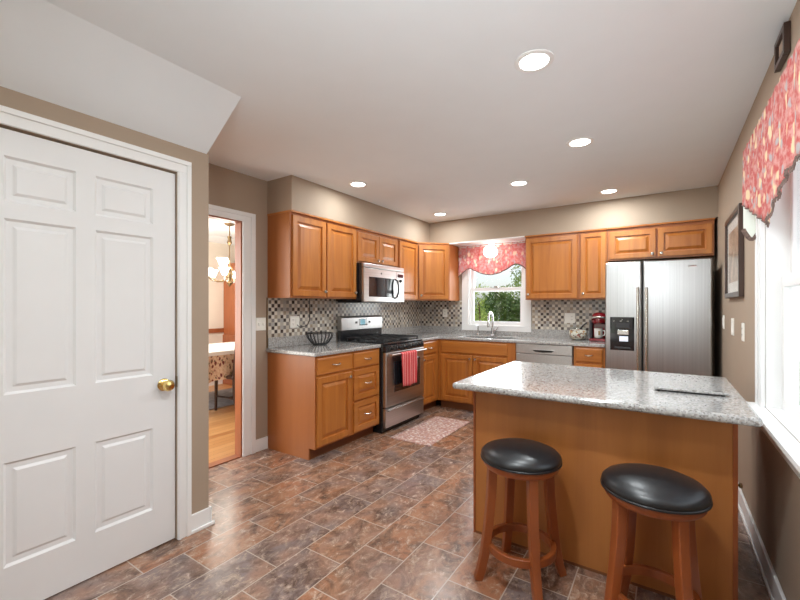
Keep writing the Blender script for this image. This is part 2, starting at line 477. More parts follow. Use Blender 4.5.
# ------------------------------------------------------------------ the room
H = 2.442; W = 3.451; FRONT = -7.8
struct('floor', MB().box(-.04, W+.12, FRONT, .12, -.06, 0), 'floor_tile')
struct('ceiling', MB().box(-.119, W+.14, FRONT, .14, H, H+.1), 'ceiling_paint')
DY0, DY1, DZ = -3.72, -3.03, 2.035      # doorway
struct('wall_left', MB().box(-.08, 0, DY1, .12, 0, H).box(-.08, 0, -3.80, DY0, 0, H).box(-.08, 0, DY0, DY1, DZ, H), 'wall_paint')
BX0, BX1, BZ0, BZ1 = .76, 1.53, 1.03, 2.09     # back window hole
struct('wall_back', MB().box(0, BX0, 0, .12, 0, H).box(BX1, W+.12, 0, .12, 0, H).box(BX0, BX1, 0, .12, 0, BZ0).box(BX0, BX1, 0, .12, BZ1, H), 'wall_paint')
RY0, RY1, RZ0, RZ1 = -3.75, -2.51, .80, 2.03    # right window hole
struct('wall_right', MB().box(W, W+.12, RY1, 0, 0, H).box(W, W+.12, FRONT, RY0, 0, H).box(W, W+.12, RY0, RY1, 0, RZ0).box(W, W+.12, RY0, RY1, RZ1, H), 'wall_paint')
CX = .775
CD0, CD1 = -4.805, -3.985
struct('wall_closet', MB().box(CX-.1, CX, CD1+.0, -3.80, 0, H).box(CX-.1, CX, FRONT, CD0, 0, H).box(CX-.1, CX, CD0, CD1, 2.045, H).box(-.12, CX-.1, -3.90, -3.80, 0, H), 'wall_paint')
struct('trim_1', MB().prism([(CX, -3.812, 2.20), (CX, -3.812, H), (1.11, -3.812, H)], (0, FRONT+3.812, 0)), 'ceiling_paint')
struct('trim_2', MB().grid_slab([0, .325, W], [-2.772, -.325, 0], lambda i, j: i == 0 or j == 1, 2.142, H), 'wall_paint')
struct('trim_3', MB().box(.624, 1.63, -.3245, -.001, 2.128, 2.1415), 'white_trim')
# family room end wall behind the camera with a wide opening
struct('wall_front', MB().box(-.12, W+.14, FRONT-.1, FRONT, 2.15, H+.1).box(-.12, .95, FRONT-.1, FRONT, 0, 2.15).box(1.95, W+.14, FRONT-.1, FRONT, 0, 2.15), 'wall_paint')

# doorway casing, jamb
def casing_profile(mb, pts, wdir, n, w, d):
    """flat casing with a stepped outer band along a polyline of (start, end)"""
c = MB()
for y0, y1 in ((DY1-.005, DY1+.118), (DY0-.1, DY0+.005)):
    c.box(.0005, .014, y0, y1, 0, DZ-.005)
c.box(.0005, .014, DY0-.1, DY1+.118, DZ-.005, DZ+.075)
c.box(.0142, .022, DY1+.075, DY1+.118, 0, DZ+.04).box(.0142, .022, DY0-.1, DY1+.118, DZ+.04, DZ+.075).box(.0142, .018, DY1+.0, DY1+.02, 0, DZ-.006)
struct('trim_4', c, 'white_trim', bevel=.004)
struct('trim_5', MB().box(-.086, -.001, DY1-.016, DY1-.0005, .008, DZ-.016).box(-.086, -.001, DY0+.0005, DY0+.016, .008, DZ-.016).box(-.086, -.001, DY0+.0005, DY1-.0005, DZ-.0155, DZ-.0005), 'jamb_wood', bevel=.002)
struct('trim_6', MB().box(-.085, -.001, DY0, DY1, 0, .008), 'jamb_wood')

# closet door
cs = MB()
cs.box(CX+.0005, CX+.016, CD1, CD1+.07, 0, 2.045).box(CX+.0005, CX+.016, CD0-.07, CD0, 0, 2.045).box(CX+.0005, CX+.016, CD0-.07, CD1+.07, 2.045, 2.115)
cs.box(CX+.0162, CX+.024, CD1+.045, CD1+.07, 0, 2.09).box(CX+.0162, CX+.024, CD0-.07, CD1+.07, 2.09, 2.115).box(CX+.0162, CX+.02, CD1+.004, CD1+.014, 0, 2.044)
struct('trim_7', cs, 'white_trim', bevel=.003)
def panel_door(xf, y0, y1, z0, z1):
    mb = MB(); t = .035
    ys = [y0, -4.669-.015, -4.447+.008, -4.353-.012, -4.115+.01, y1]
    zs = [z0, .215, .650, .925, 1.66, 1.665+.0, 1.915, z1]
    zs = [z0, .213, .648, .93, 1.665, 1.735, 1.925, z1]
    panels = {(1, 1), (3, 1), (1, 3), (3, 3), (1, 5), (3, 5)}
    for i in range(5):
        for j in range(7):
            a, b, p, q = ys[i], ys[i+1], zs[j], zs[j+1]
            if (i, j) in panels:
                mb.rings((xf, a, p), Y, Z, X, b-a, q-p, [(0, 0), (.010, -.010), (.030, -.010), (.042, -.003)], back=False)
            else:
                mb.add([(xf, a, p), (xf, b, p), (xf, b, q), (xf, a, q)], [(0, 1, 2, 3)])
    mb.add([(xf-t, y0, z0), (xf-t, y1, z0), (xf-t, y1, z1), (xf-t, y0, z1), (xf, y0, z0), (xf, y1, z0), (xf, y1, z1), (xf, y0, z1)],
           [(3, 2, 1, 0), (0, 1, 5, 4), (1, 2, 6, 5), (2, 3, 7, 6), (3, 0, 4, 7)])
    return mb
d1 = struct('door_1', panel_door(CX-.012, CD0+.004, CD1-.004, .008, 2.035), 'white_door')
d1['label'] = 'white six-panel closet door with a round brass knob'
kp = (CX-.012, -4.05, .872)
obj('knob', MB().lathe([(.0001, 0), (.033, 0), (.033, .004), (.026, .010), (.012, .014), (.011, .032), (.020, .038), (.0285, .048), (.030, .058), (.024, .068), (.010, .072), (.0001, .072)], kp, 'x', 28), 'brass', d1, smooth=True)
obj('strike_plate', MB().box(CX-.014, CX+.006, CD1-.002, CD1+.008, .85, .91), 'bronze', d1)
# baseboards
def baseboard(name, mb): return struct(name, mb, 'white_trim', bevel=.004)
baseboard('baseboard_closet', MB().box(CX+.0005, CX+.014, CD1+.071, -3.80, 0, .105).box(CX-.1, CX+.014, -3.7995, -3.786, 0, .105).box(CX+.0145, CX+.026, CD1+.071, -3.774, 0, .02))
baseboard('baseboard_left', MB().box(0, .014, DY1+.118, -2.775, 0, .11))
baseboard('baseboard_right', MB().box(W-.015, W-.0005, FRONT, -.72, 0, .11).box(W-.024, W-.0155, FRONT, -.72, 0, .02))

# backsplash tiles
bs = MB().box(0, .008, -2.775, -.008, 1.008, 1.376).box(0, .66, -.008, 0, 1.008, 1.376).box(1.625, 2.54, -.008, 0, 1.008, 1.376)
struct('trim_8', bs, 'mosaic')
struct('trim_9', MB().box(0, .011, -2.782, -2.775, .915, 1.376), 'bronze')

# ---- windows
def sash(mb, o, u, n, w, h, fr, t):
    o = Vector(o); u = Vector(u); n = Vector(n)
    def bar(a0, a1, b0, b1):
        p = [o+u*a0+Z*b0, o+u*a1+Z*b0, o+u*a1+Z*b1, o+u*a0+Z*b1]; mb.prism(p, n*t)
    bar(0, fr, 0, h); bar(w-fr, w, 0, h); bar(fr, w-fr, 0, fr); bar(fr, w-fr, h-fr, h)
# window_1: double-hung over the sink
w1 = MB()
w1.box(.665, BX0+.002, -.018, -.0005, 1.041, 2.084).box(BX1-.002, 1.62, -.018, -.0005, 1.041, 2.084).box(.665, 1.62, -.018, -.0005, 2.085, 2.125)
w1.box(.665, 1.62, -.022, -.0005, .966, 1.04)
w1.box(BX0+.0005, BX0+.018, 0, .118, BZ0+.019, BZ1-.019).box(BX1-.018, BX1-.0005, 0, .118, BZ0+.019, BZ1-.019).box(BX0+.0005, BX1-.0005, 0, .118, BZ1-.018, BZ1-.0005).box(BX0+.0005, BX1-.0005, 0, .118, BZ0+.0005, BZ0+.018)
win1 = struct('window_1', w1, 'white_trim', bevel=.003)
s_ = MB(); sash(s_, (BX0+.018, .03, BZ0+.018), X, Y, BX1-BX0-.036, .50, .045, .03); sash(s_, (BX0+.018, .062, 1.535-.04), X, Y, BX1-BX0-.036, .575, .04, .03)
obj('sash', s_, 'white_trim', win1, bevel=.003)
obj('pane', MB().box(BX0+.06, BX1-.06, .043, .046, BZ0+.06, BZ0+.48), 'window_glass', win1)
obj('pane', MB().box(BX0+.055, BX1-.055, .076, .079, 1.53, 2.04), 'window_glass', win1)
obj('latch', MB().box(1.12, 1.17, .02, .045, BZ0+.518, BZ0+.535), 'nickel', win1)
# window_2: by the island
w2 = MB()
w2.box(W-.02, W-.0005, RY1-.004, -2.425, RZ0+.0005, RZ1-.0045).box(W-.02, W-.0005, RY0-.09, RY0+.004, RZ0+.0005, RZ1-.0045).box(W-.02, W-.0005, RY0-.09, -2.425, RZ1-.004, 2.115)
w2.box(W-.028, W-.0202, -2.45, -2.425, RZ0+.0005, 2.08).box(W-.024, W-.0202, RY1+.0, RY1+.014, RZ0+.0005, 2.02)
w2.box(W, W+.118, RY1-.018, RY1-.0005, RZ0+.001, RZ1-.019).box(W, W+.118, RY0+.0005, RY0+.018, RZ0+.001, RZ1-.019).box(W, W+.118, RY0+.0005, RY1-.0005, RZ1-.018, RZ1-.0005)
win2 = struct('window_2', w2, 'white_trim', bevel=.003)
obj('stool', MB().box(W-.062, W-.0005, RY0-.11, -2.40, RZ0-.022, RZ0).box(W, W+.118, RY0+.0005, RY1-.0005, RZ0+.0003, RZ0+.004), 'white_trim', win2, bevel=.006)
obj('apron', MB().box(W-.018, W-.0005, RY0-.09, -2.43, RZ0-.11, RZ0-.0225), 'white_trim', win2, bevel=.004)
s_ = MB(); sash(s_, (W+.055, RY0+.018, RZ0+.005), Y, X, RY1-RY0-.036, .64, .055, .03); sash(s_, (W+.085, RY0+.018, RZ0+.60), Y, X, RY1-RY0-.036, .612, .045, .03)
obj('sash', s_, 'white_trim', win2, bevel=.003)
obj('pane', MB().box(W+.068, W+.071, RY0+.07, RY1-.07, RZ0+.05, RZ0+.60), 'window_glass', win2)
obj('pane', MB().box(W+.098, W+.101, RY0+.06, RY1-.06, RZ0+.64, RZ0+1.18), 'window_glass', win2)

# ------------------------------------------------------------------ cabinets
DOOR_RINGS = [(0, 0), (0, .014), (.004, .019), (.052, .019), (.056, .004), (.064, .004), (.092, .0165)]
def front(parent, name, o, u, n, w, h, knob=None, pull=None, style='panel', mat='cabinet_wood'):
    mb = MB()
    k = min(1, w/.30, h/.30) if style == 'panel' else 1
    if style == 'panel': r = [(a*max(k, .55), d) for a, d in DOOR_RINGS]
    else: r = [(0, 0), (0, .013), (.004, .016), (.011, .019)]
    mb.rings(o, u, Z, n, w, h, r)
    d = obj(name, mb, mat, parent)
    o, u, n = Vector(o), Vector(u), Vector(n)
    ax = 'x' if abs(n.x) > abs(n.y) else 'y'
    if knob:
        p = o+u*knob[0]+Z*knob[1]+n*.018
        kb = MB(); kb.lathe([(.0001, 0), (.007, 0), (.006, .010), (.013, .014), (.0155, .019), (.013, .025), (.0001, .027)], (0, 0, 0), 'z', 16)
        q = Z.rotation_difference(n)
        kb.v = [tuple(p+q @ Vector(v)) for v in kb.v]
        obj('knob', kb, 'nickel', d, smooth=True)
    if pull:
        p = o+u*pull[0]+Z*pull[1]+n*.018; hw = pull[2] if len(pull) > 2 else .045
        path = [p-u*hw, p-u*hw+n*.012, p-u*(hw*.72)+n*.024-Z*.004, p+n*.028-Z*.007, p+u*(hw*.72)+n*.024-Z*.004, p+u*hw+n*.012, p+u*hw]
        pb = MB(); pb.tube(path, [.006, .005, .0045, .005, .0045, .005, .006], 8)
        obj('pull', pb, 'nickel', d, smooth=True)
    return d
CT = .912  # worktop height
BT = CT-.034  # cabinet top
FX = .61; FY = -.61
# --- left run, unit A: drawer over door
a = thing('base_cabinet', 'honey wood base cabinet with exposed end panel, left of the drawer stack', 'cabinet', (.3, -2.54, 0))
def prof_side(y0, y1):   # side outline with a toe notch extruded in y
    return MB().prism([(.003, y0, 0), (.535, y0, 0), (.535, y0, .10), (FX, y0, .10), (FX, y0, BT), (.003, y0, BT)], (0, y1-y0, 0))
obj('body', MB().box(.003, FX-.02, -2.756, -2.306, .10, BT).box(FX-.02, FX, -2.756, -2.306, .10, BT), 'cabinet_wood', a)
obj('end_panel', prof_side(-2.772, -2.756), 'end_panel_wood', a, label='plain tan end panel')
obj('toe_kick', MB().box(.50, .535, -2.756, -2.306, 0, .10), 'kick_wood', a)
front(a, 'drawer', (FX, -2.760, .718), Y, X, .435, .142, pull=(.22, .075), style='slab', mat='cabinet_wood_along')
front(a, 'door', (FX, -2.760, .118), Y, X, .435, .578, knob=(.405, .535))
# --- unit B: three drawers
b = thing('drawer_cabinet', 'honey wood cabinet of three drawers beside the range', 'cabinet', (.3, -2.09, 0))
obj('body', MB().box(.003, FX, -2.304, -1.886, .10, BT), 'cabinet_wood', b)
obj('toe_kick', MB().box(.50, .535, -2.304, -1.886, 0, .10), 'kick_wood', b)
obj('side_panel', MB().box(.003, FX, -1.886, -1.876, 0.1, BT), 'cabinet_wood', b)
front(b, 'drawer', (FX, -2.288, .718), Y, X, .388, .142, pull=(.194, .075), style='slab', mat='cabinet_wood_along')
front(b, 'drawer', (FX, -2.288, .415), Y, X, .388, .284, pull=(.194, .15), mat='cabinet_wood_along')
front(b, 'drawer', (FX, -2.288, .118), Y, X, .388, .278, pull=(.194, .15), mat='cabinet_wood_along')
# --- corner unit right of the range
c_ = thing('corner_cabinet', 'honey wood base cabinet in the corner right of the range', 'cabinet', (.3, -.6, 0))
obj('body', MB().box(.003, FX, -1.104, -.003, .10, BT), 'cabinet_wood', c_)
obj('toe_kick', MB().box(.50, .535, -1.104, -.535, 0, .10), 'kick_wood', c_)
front(c_, 'drawer', (FX, -1.05, .718), Y, X, .36, .142, pull=(.18, .075), style='slab', mat='cabinet_wood_along')
front(c_, 'door', (FX, -1.05, .118), Y, X, .36, .578, knob=(.03, .535))
# --- sink base
s0 = thing('sink_cabinet', 'honey wood double-door base cabinet under the sink', 'cabinet', (1.1, -.3, 0))
obj('body', MB().box(FX+.002, 1.608, FY, FY+.02, .10, BT).box(FX+.002, FX+.02, FY+.02, -.01, .10, BT).box(1.592, 1.608, FY+.02, -.01, .10, BT).box(FX+.02, 1.592, FY+.02, -.01, .10, .12), 'cabinet_wood', s0)
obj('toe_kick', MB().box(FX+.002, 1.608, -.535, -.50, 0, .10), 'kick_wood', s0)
front(s0, 'false_drawer', (.66, FY, .718), X, -Y, .86, .142, style='slab', mat='cabinet_wood_across')
front(s0, 'door', (.66, FY, .118), X, -Y, .425, .578, knob=(.395, .54))
front(s0, 'door', (1.095, FY, .118), X, -Y, .425, .578, knob=(.03, .54))
# --- drawer cabinet by the fridge
r0 = thing('drawer_cabinet', 'narrow honey wood drawer cabinet between dishwasher and refrigerator', 'cabinet', (2.38, -.3, 0))
obj('body', MB().box(2.228, 2.526, FY, -.01, .10, BT), 'cabinet_wood', r0)
obj('toe_kick', MB().box(2.228, 2.526, -.535, -.50, 0, .10), 'kick_wood', r0)
front(r0, 'drawer', (2.25, FY, .718), X, -Y, .252, .142, pull=(.126, .075, .036), style='slab', mat='cabinet_wood_across')
front(r0, 'door', (2.25, FY, .118), X, -Y, .252, .578, knob=(.22, .53))
# --- wall cabinets
U0, U1 = 1.374, 2.124; UD = .322
def wall_cab(label, x0, x1, y0, y1, z0, z1, side, name='wall_cabinet'):
    t = thing(name, label, 'cabinet', ((x0+x1)/2, (y0+y1)/2, z0))
    obj('body', MB().box(x0, x1, y0, y1, z0, z1), 'end_panel_wood', t, label=None)
    return t
DT = .019
def crown(t, mb): obj('crown', mb, 'cabinet_wood_across', t, bevel=.003)
u1 = wall_cab('tall honey wood wall cabinet with two doors, nearest the doorway', .003, UD-DT, -2.772, -1.876, U0, U1, 'left')
front(u1, 'door', (UD-DT, -2.752, U0+.014), Y, X, .412, .715, knob=(.385, .05))
front(u1, 'door', (UD-DT, -2.322, U0+.014), Y, X, .432, .715, knob=(.405, .05))
crown(u1, MB().box(.003, UD+.006, -2.778, -1.876, U1, U1+.017))
u2 = wall_cab('short honey wood wall cabinet above the microwave', .003, UD-DT, -1.874, -1.088, 1.765, U1, 'left')
front(u2, 'door', (UD-DT, -1.856, 1.778), Y, X, .368, .312, knob=(.335, .035))
front(u2, 'door', (UD-DT, -1.478, 1.778), Y, X, .368, .312, knob=(.033, .035))
crown(u2, MB().box(.003, UD+.006, -1.876, -1.086, U1, U1+.017))
u3 = wall_cab('narrow single-door honey wood wall cabinet right of the microwave', .003, UD-DT, -1.084, -.632, U0, U1, 'left')
front(u3, 'door', (UD-DT, -1.066, U0+.014), Y, X, .425, .715, knob=(.03, .05))
crown(u3, MB().box(.003, UD+.006, -1.086, -.63, U1, U1+.017))
u4 = thing('corner_wall_cabinet', 'diagonal honey wood wall cabinet in the back left corner', 'cabinet', (.25, -.25, U0))
pent = [(.003, -.003), (.003, -.63), (.305, -.63), (.622, -.313), (.622, -.003)]
obj('body', MB().prism([(x, y, U0) for x, y in pent], (0, 0, U1-U0)), 'end_panel_wood', u4)
dd = Vector((.305, .305, 0)).normalized(); dn = Vector((dd.y, -dd.x, 0))
front(u4, 'door', Vector((.305, -.63, U0+.014))+dd*.02, dd, dn, .408, .715, knob=(.03, .05))
pent2 = [(.003, -.003), (.003, -.63), (.315, -.638), (.628, -.323), (.628, -.003)]
crown(u4, MB().prism([(x, y, U1) for x, y in pent2], (0, 0, .017)))
u5 = wall_cab('honey wood wall cabinet with one wide door, right of the sink window', 1.632, 2.226, -UD+DT, -.003, U0, U1, 'back')
front(u5, 'door', (1.643, -UD+DT, U0+.014), X, -Y, .569, .715, knob=(.03, .05))
crown(u5, MB().box(1.626, 2.228, -UD-.006, -.003, U1, U1+.017))
u6 = wall_cab('narrow honey wood wall cabinet above the red coffee maker', 2.228, 2.512, -UD+DT, -.003, U0, U1, 'back')
front(u6, 'door', (2.245, -UD+DT, U0+.014), X, -Y, .255, .715, knob=(.03, .05))
crown(u6, MB().box(2.230, 2.513, -UD-.006, -.003, U1, U1+.017))
u7 = wall_cab('short wide honey wood wall cabinet above the refrigerator', 2.515, 3.425, -UD+DT, -.003, 1.785, U1, 'back')
front(u7, 'door', (2.535, -UD+DT, 1.800), X, -Y, .42, .290, knob=(.39, .035))
front(u7, 'door', (2.972, -UD+DT, 1.800), X, -Y, .44, .290, knob=(.03, .035))
crown(u7, MB().box(2.515, 3.430, -UD-.006, -.003, U1, U1+.017))

# ------------------------------------------------------------------ worktops
wt = tag(obj('worktop', MB().grid_slab([.001, .635], [-2.792, -1.874], lambda i, j: True, BT, CT), 'granite', bevel=.008, seg=3, loc=(.3, -2.3, BT)),
    'gray speckled granite worktop left of the range', 'worktop')
obj('upstand', MB().box(.001, .02, -2.775, -1.874, CT, 1.008), 'granite', wt, bevel=.003)
SX0, SX1, SY0, SY1 = .86, 1.50, -.52, -.13
xs = [.001, .635, SX0, SX1, 2.528]; ys = [-1.106, -.635, SY0, SY1, -.001]
w_l = tag(obj('worktop', MB().grid_slab(xs, ys, lambda i, j: (i == 0 or j > 0) and not (i == 2 and j == 2), BT, CT), 'granite', bevel=.008, seg=3, loc=(.3, -.3, BT)),
    'gray speckled granite corner worktop holding the sink', 'worktop')
obj('upstand', MB().box(.001, .02, -1.106, -.02, CT, 1.008).box(.001, .663, -.02, -.001, CT, 1.008).box(.663, 1.622, -.02, -.001, CT, .964).box(1.622, 2.528, -.02, -.001, CT, 1.008), 'granite', w_l)
# sink
sk = MB(); zb = CT-.20
sk.box(SX0-.012, SX0+.004, SY0-.012, SY1+.012, zb, BT-.001).box(SX1-.004, SX1+.012, SY0-.012, SY1+.012, zb, BT-.001)
sk.box(SX0, SX1, SY0-.012, SY0+.004, zb, BT-.001).box(SX0, SX1, SY1-.004, SY1+.012, zb, BT-.001).box(SX0-.012, SX1+.012, SY0-.012, SY1+.012, zb-.012, zb)
sink = tag(obj('sink', sk, 'steel', loc=(1.18, -.32, zb)), 'stainless undermount sink below the window', 'sink')
obj('drain', MB().lathe([(.0001, .002), (.035, .002), (.042, .006), (.045, 0)], (1.18, -.32, zb), 'z', 20), 'chrome', sink, smooth=True)
fx, fy = 1.135, -.075
fc = thing('faucet', 'chrome gooseneck faucet behind the sink', 'faucet', (fx, fy, CT))
obj('base', MB().lathe([(.0001, 0), (.03, 0), (.03, .006), (.021, .014), (.019, .10), (.0001, .10)], (fx, fy, CT), 'z', 20), 'chrome', fc, smooth=True)
path = [(fx, fy, CT+.09)]+[(fx, fy, CT+.20)]
for k in range(0, 11):
    an = PI*k/10; path.append((fx-.0, fy-.075+.075*math.cos(an), CT+.22+.085*math.sin(an)))
path += [(fx, fy-.152, CT+.17)]
obj('spout', MB().tube(path, .0115, 12), 'chrome', fc, smooth=True)
obj('spray_head', MB().lathe([(.0001, 0), (.015, 0), (.016, .05), (.0125, .065)], (fx, fy-.152, CT+.115), 'z', 16), 'chrome', fc, smooth=True)
obj('handle', MB().tube([(fx+.018, fy, CT+.06), (fx+.045, fy, CT+.07), (fx+.075, fy-.004, CT+.115)], [.011, .008, .006], 10), 'chrome', fc, smooth=True)
sd = thing('soap_dispenser', 'small chrome soap dispenser left of the faucet', 'soap dispenser', (.93, -.075, CT))
obj('body', MB().lathe([(.0001, 0), (.02, 0), (.018, .012), (.009, .02), (.009, .10), (.0001, .10)], (.93, -.075, CT), 'z', 16), 'chrome', sd, smooth=True)
obj('nozzle', MB().tube([(.93, -.075, CT+.10), (.93, -.075, CT+.125), (.93, -.10, CT+.13), (.93, -.135, CT+.118)], [.010, .009, .007, .006], 10), 'chrome', sd, smooth=True)

# ------------------------------------------------------------------ dishwasher
DX0, DX1 = 1.616, 2.222
dw = thing('dishwasher', 'stainless dishwasher with a pocket handle, right of the sink cabinet', 'dishwasher', (1.92, -.3, 0))
obj('body', MB().box(DX0, DX1, -.585, -.02, .0, BT-.002), 'dark_gray', dw)
obj('door', MB().box(DX0+.004, DX1-.004, -.632, -.585, .115, .765), 'steel_across', dw, bevel=.004)
obj('control_panel', MB().box(DX0+.004, DX1-.004, -.636, -.585, .770, BT-.004), 'steel_across', dw, bevel=.004)
hp = MB()
hp.prism([(1.80+.0, -.6375, .815), (1.83, -.6375, .795), (1.92, -.6375, .788), (2.01, -.6375, .795), (2.04, -.6375, .815)], (0, .01, 0))
obj('pocket_handle', hp, 'black_plastic', dw)
obj('handle_lip', MB().tube([(1.80, -.640, .817), (1.86, -.644, .819), (1.98, -.644, .819), (2.04, -.640, .817)], .006, 8), 'steel_across', dw, smooth=True)
obj('toe_kick', MB().box(DX0, DX1, -.55, -.54, .0, .11), 'black_plastic', dw)

# ------------------------------------------------------------------ range
RYa, RYb = -1.870, -1.110; ryc = (RYa+RYb)/2
rg = thing('range', 'stainless and black gas range with a towel on its oven door', 'range', (.35, ryc, 0))
obj('body', MB().box(.03, .645, RYa, RYb, .03, .905), 'black_enamel', rg, bevel=.004)
obj('cooktop', MB().box(.03, .675, RYa-.0, RYb+.0, .905, .922), 'black_enamel', rg, bevel=.006)
cp = MB().prism([(.645, RYa+.002, .83), (.690, RYa+.002, .83), (.682, RYa+.002, .892), (.66, RYa+.002, .905), (.645, RYa+.002, .905)], (0, RYb-RYa-.004, 0))
obj('control_panel', cp, 'black_enamel', rg)
for k in range(5):
    ky = RYa+.10+k*(RYb-RYa-.20)/4
    kb = MB().lathe([(.0001, .030), (.014, .030), (.017, .024), (.019, .004), (.024, 0)], (.686, ky, .862), 'x', 20); kb.box(.712, .722, ky-.004, ky+.004, .845, .879)
    obj('knob', kb, 'black_plastic', rg, smooth=True)
    obj('knob_ring', MB().lathe([(.0235, .006), (.027, .006), (.027, .0), (.0235, 0)], (.686, ky, .862), 'x', 20), 'nickel', rg, smooth=True)
od = obj('oven_door', MB().box(.645, .690, RYa+.004, RYb-.004, .265, .825), 'steel_across', rg, bevel=.006)
obj('oven_window', MB().box(.688, .6925, ryc-.235, ryc+.285, .405, .72), 'black_glass', od, bevel=.003)
hb = MB().tube([(.735, RYa+.03, .80), (.735, RYb-.03, .80)], .0125, 14)
hb.box(.69, .735, RYa+.035, RYa+.06, .79, .81).box(.69, .735, RYb-.06, RYb-.035, .79, .81)
obj('handle', hb, 'steel_across', od, smooth=True)
dr = obj('storage_drawer', MB().box(.645, .688, RYa+.004, RYb-.004, .06, .255), 'steel_across', rg, bevel=.006)
obj('handle', MB().prism([(.688, RYa+.03, .225), (.715, RYa+.03, .232), (.712, RYa+.03, .243), (.688, RYa+.03, .247)], (0, RYb-RYa-.06, 0)), 'steel_across', dr, bevel=.003)
obj('foot_rail', MB().box(.05, .63, RYa+.01, RYb-.01, 0, .035), 'black_plastic', rg)
for gy0, gy1 in ((RYa+.03, RYa+.262), (RYa+.265, RYb-.265), (RYb-.262, RYb-.03)):
    g = MB(); z0, z1 = .945, .957
    for yy in (gy0+.006, (gy0+gy1)/2, gy1-.006): g.box(.13, .63, yy-.006, yy+.006, z0, z1)
    for xx in (.135, .25, .38, .51, .625): g.box(xx-.006, xx+.006, gy0, gy1, z0, z1)
    for xx in (.14, .62):
        for yy in (gy0+.008, gy1-.008): g.box(xx-.007, xx+.007, yy-.007, yy+.007, .922, z0)
    obj('grate', g, 'cast_iron', rg)
for bx, by in ((.25, RYa+.145), (.51, RYa+.145), (.25, RYb-.145), (.51, RYb-.145), (.38, ryc)):
    obj('burner', MB().lathe([(.0001, .018), (.032, .018), (.036, .012), (.048, .01), (.05, 0)], (bx, by, .922), 'z', 20), 'cast_iron', rg, smooth=True)
bgd = MB().prism([(.03, RYa+.002, 1.03), (.095, RYa+.002, 1.03), (.088, RYa+.002, 1.165), (.075, RYa+.002, 1.185), (.03, RYa+.002, 1.185)], (0, RYb-RYa-.004, 0))
bg = obj('backguard', bgd, 'steel', rg, bevel=.004)
obj('backguard_vent', MB().box(.03, .082, RYa+.004, RYb-.004, .922, 1.03), 'black_enamel', rg, bevel=.003)
obj('display', MB().prism([(.0955, ryc-.075, 1.075), (.0925, ryc-.075, 1.155), (.088, ryc-.075, 1.155), (.088, ryc-.075, 1.075)], (0, .15, 0)), 'black_glass', bg)
obj('display_digits', MB().prism([(.0957, ryc-.055, 1.085), (.0938, ryc-.055, 1.145), (.093, ryc-.055, 1.145), (.093, ryc-.055, 1.085)], (0, .085, 0)), 'lcd', bg)
for k in range(4): obj('button', MB().box(.09, .0955, ryc-.14+.018*k if k < 2 else ryc+.065+.018*k, ryc-.128+.018*k if k < 2 else ryc+.077+.018*k, 1.10, 1.125), 'dark_gray', bg)
# towel over the oven handle
tw = MB(); nu, nv = 22, 16; vs = []; fs = []
ty0, ty1 = -1.675, -1.385
for i in range(nu+1):
    s_u = i/nu
    for j in range(nv+1):
        q = j/nv; yy = ty0+(ty1-ty0)*s_u+.012*math.sin(5*q)*(s_u-.5)
        wav = .010*math.sin(s_u*13+q*1.2)*min(1, q*2)
        if q < .18:
            an = PI*(1-q/.18); px, pz = .735+.0165*math.cos(an)*1.0, .802+.0165*math.sin(an)
        else:
            px, pz = .7515+.004, .802-(q-.18)/.82*.34
        vs.append((px+max(wav, -.004), yy, pz-.012*(1-abs(2*s_u-1))*(q > .9)))
for i in range(nu):
    for j in range(nv):
        a0 = i*(nv+1)+j; fs.append((a0, a0+nv+1, a0+nv+2, a0+1))
tw.add(vs, fs)
tow = tag(obj('dish_towel', tw, 'towel_fabric', smooth=True, loc=(.74, -1.53, .6), angle=80), 'red and pink striped dish towel hanging on the oven handle', 'towel')
sm = tow.modifiers.new('thick', 'SOLIDIFY'); sm.thickness = .004; sm.offset = 1

# ------------------------------------------------------------------ microwave
M0, M1, MZ0, MZ1 = -1.868, -1.094, 1.345, 1.760; MXF = .40
mw = thing('microwave', 'stainless over-the-range microwave with a dark curved handle', 'microwave', (.2, ryc, MZ0))
obj('body', MB().box(.003, MXF-.03, M0, M1, MZ0+.01, MZ1-.002), 'black_enamel', mw)
obj('vent_base', MB().box(.02, MXF-.05, M0+.02, M1-.02, MZ0-.008, MZ0+.012), 'black_plastic', mw)
obj('vent_strip', MB().box(MXF-.03, MXF+.004, M0, M1, MZ1-.05, MZ1-.004), 'steel_across', mw, bevel=.008)
md = obj('door', MB().box(MXF-.03, MXF+.004, M0, -1.262, MZ0, MZ1-.054), 'steel_across', mw, bevel=.005)
obj('window', MB().box(MXF+.002, MXF+.0065, M0+.085, -1.315, MZ0+.055, MZ1-.145), 'black_glass', md, bevel=.003)
hpth = [(MXF+.005, -1.30, MZ0+.045), (MXF+.035, -1.292, MZ0+.06), (MXF+.05, -1.287, MZ0+.11), (MXF+.052, -1.286, MZ0+.155), (MXF+.05, -1.287, MZ0+.20), (MXF+.035, -1.292, MZ0+.25), (MXF+.005, -1.30, MZ0+.265)]
obj('handle', MB().tube(hpth, .011, 10), 'dark_gray', md, smooth=True)
obj('logo_badge', MB().disc(.011, (MXF+.004, -1.56, MZ1-.10), 'x', 16, .002), 'dark_gray', md)
kp_ = obj('keypad', MB().box(MXF-.03, MXF+.004, -1.258, M1, MZ0, MZ1-.054), 'steel_across', mw, bevel=.005)
obj('display', MB().box(MXF+.003, MXF+.006, -1.235, -1.12, MZ1-.125, MZ1-.085), 'black_glass', kp_)
obj('dial', MB().lathe([(.0001, .018), (.016, .018), (.019, 0)], (MXF+.004, -1.178, MZ1-.165), 'x', 18), 'dark_gray', kp_, smooth=True)
for k in range(6):
    obj('button', MB().box(MXF+.003, MXF+.006, -1.232+.04*(k % 3), -1.204+.04*(k % 3), MZ0+.05+.05*(k//3), MZ0+.075+.05*(k//3)), 'nickel', kp_)

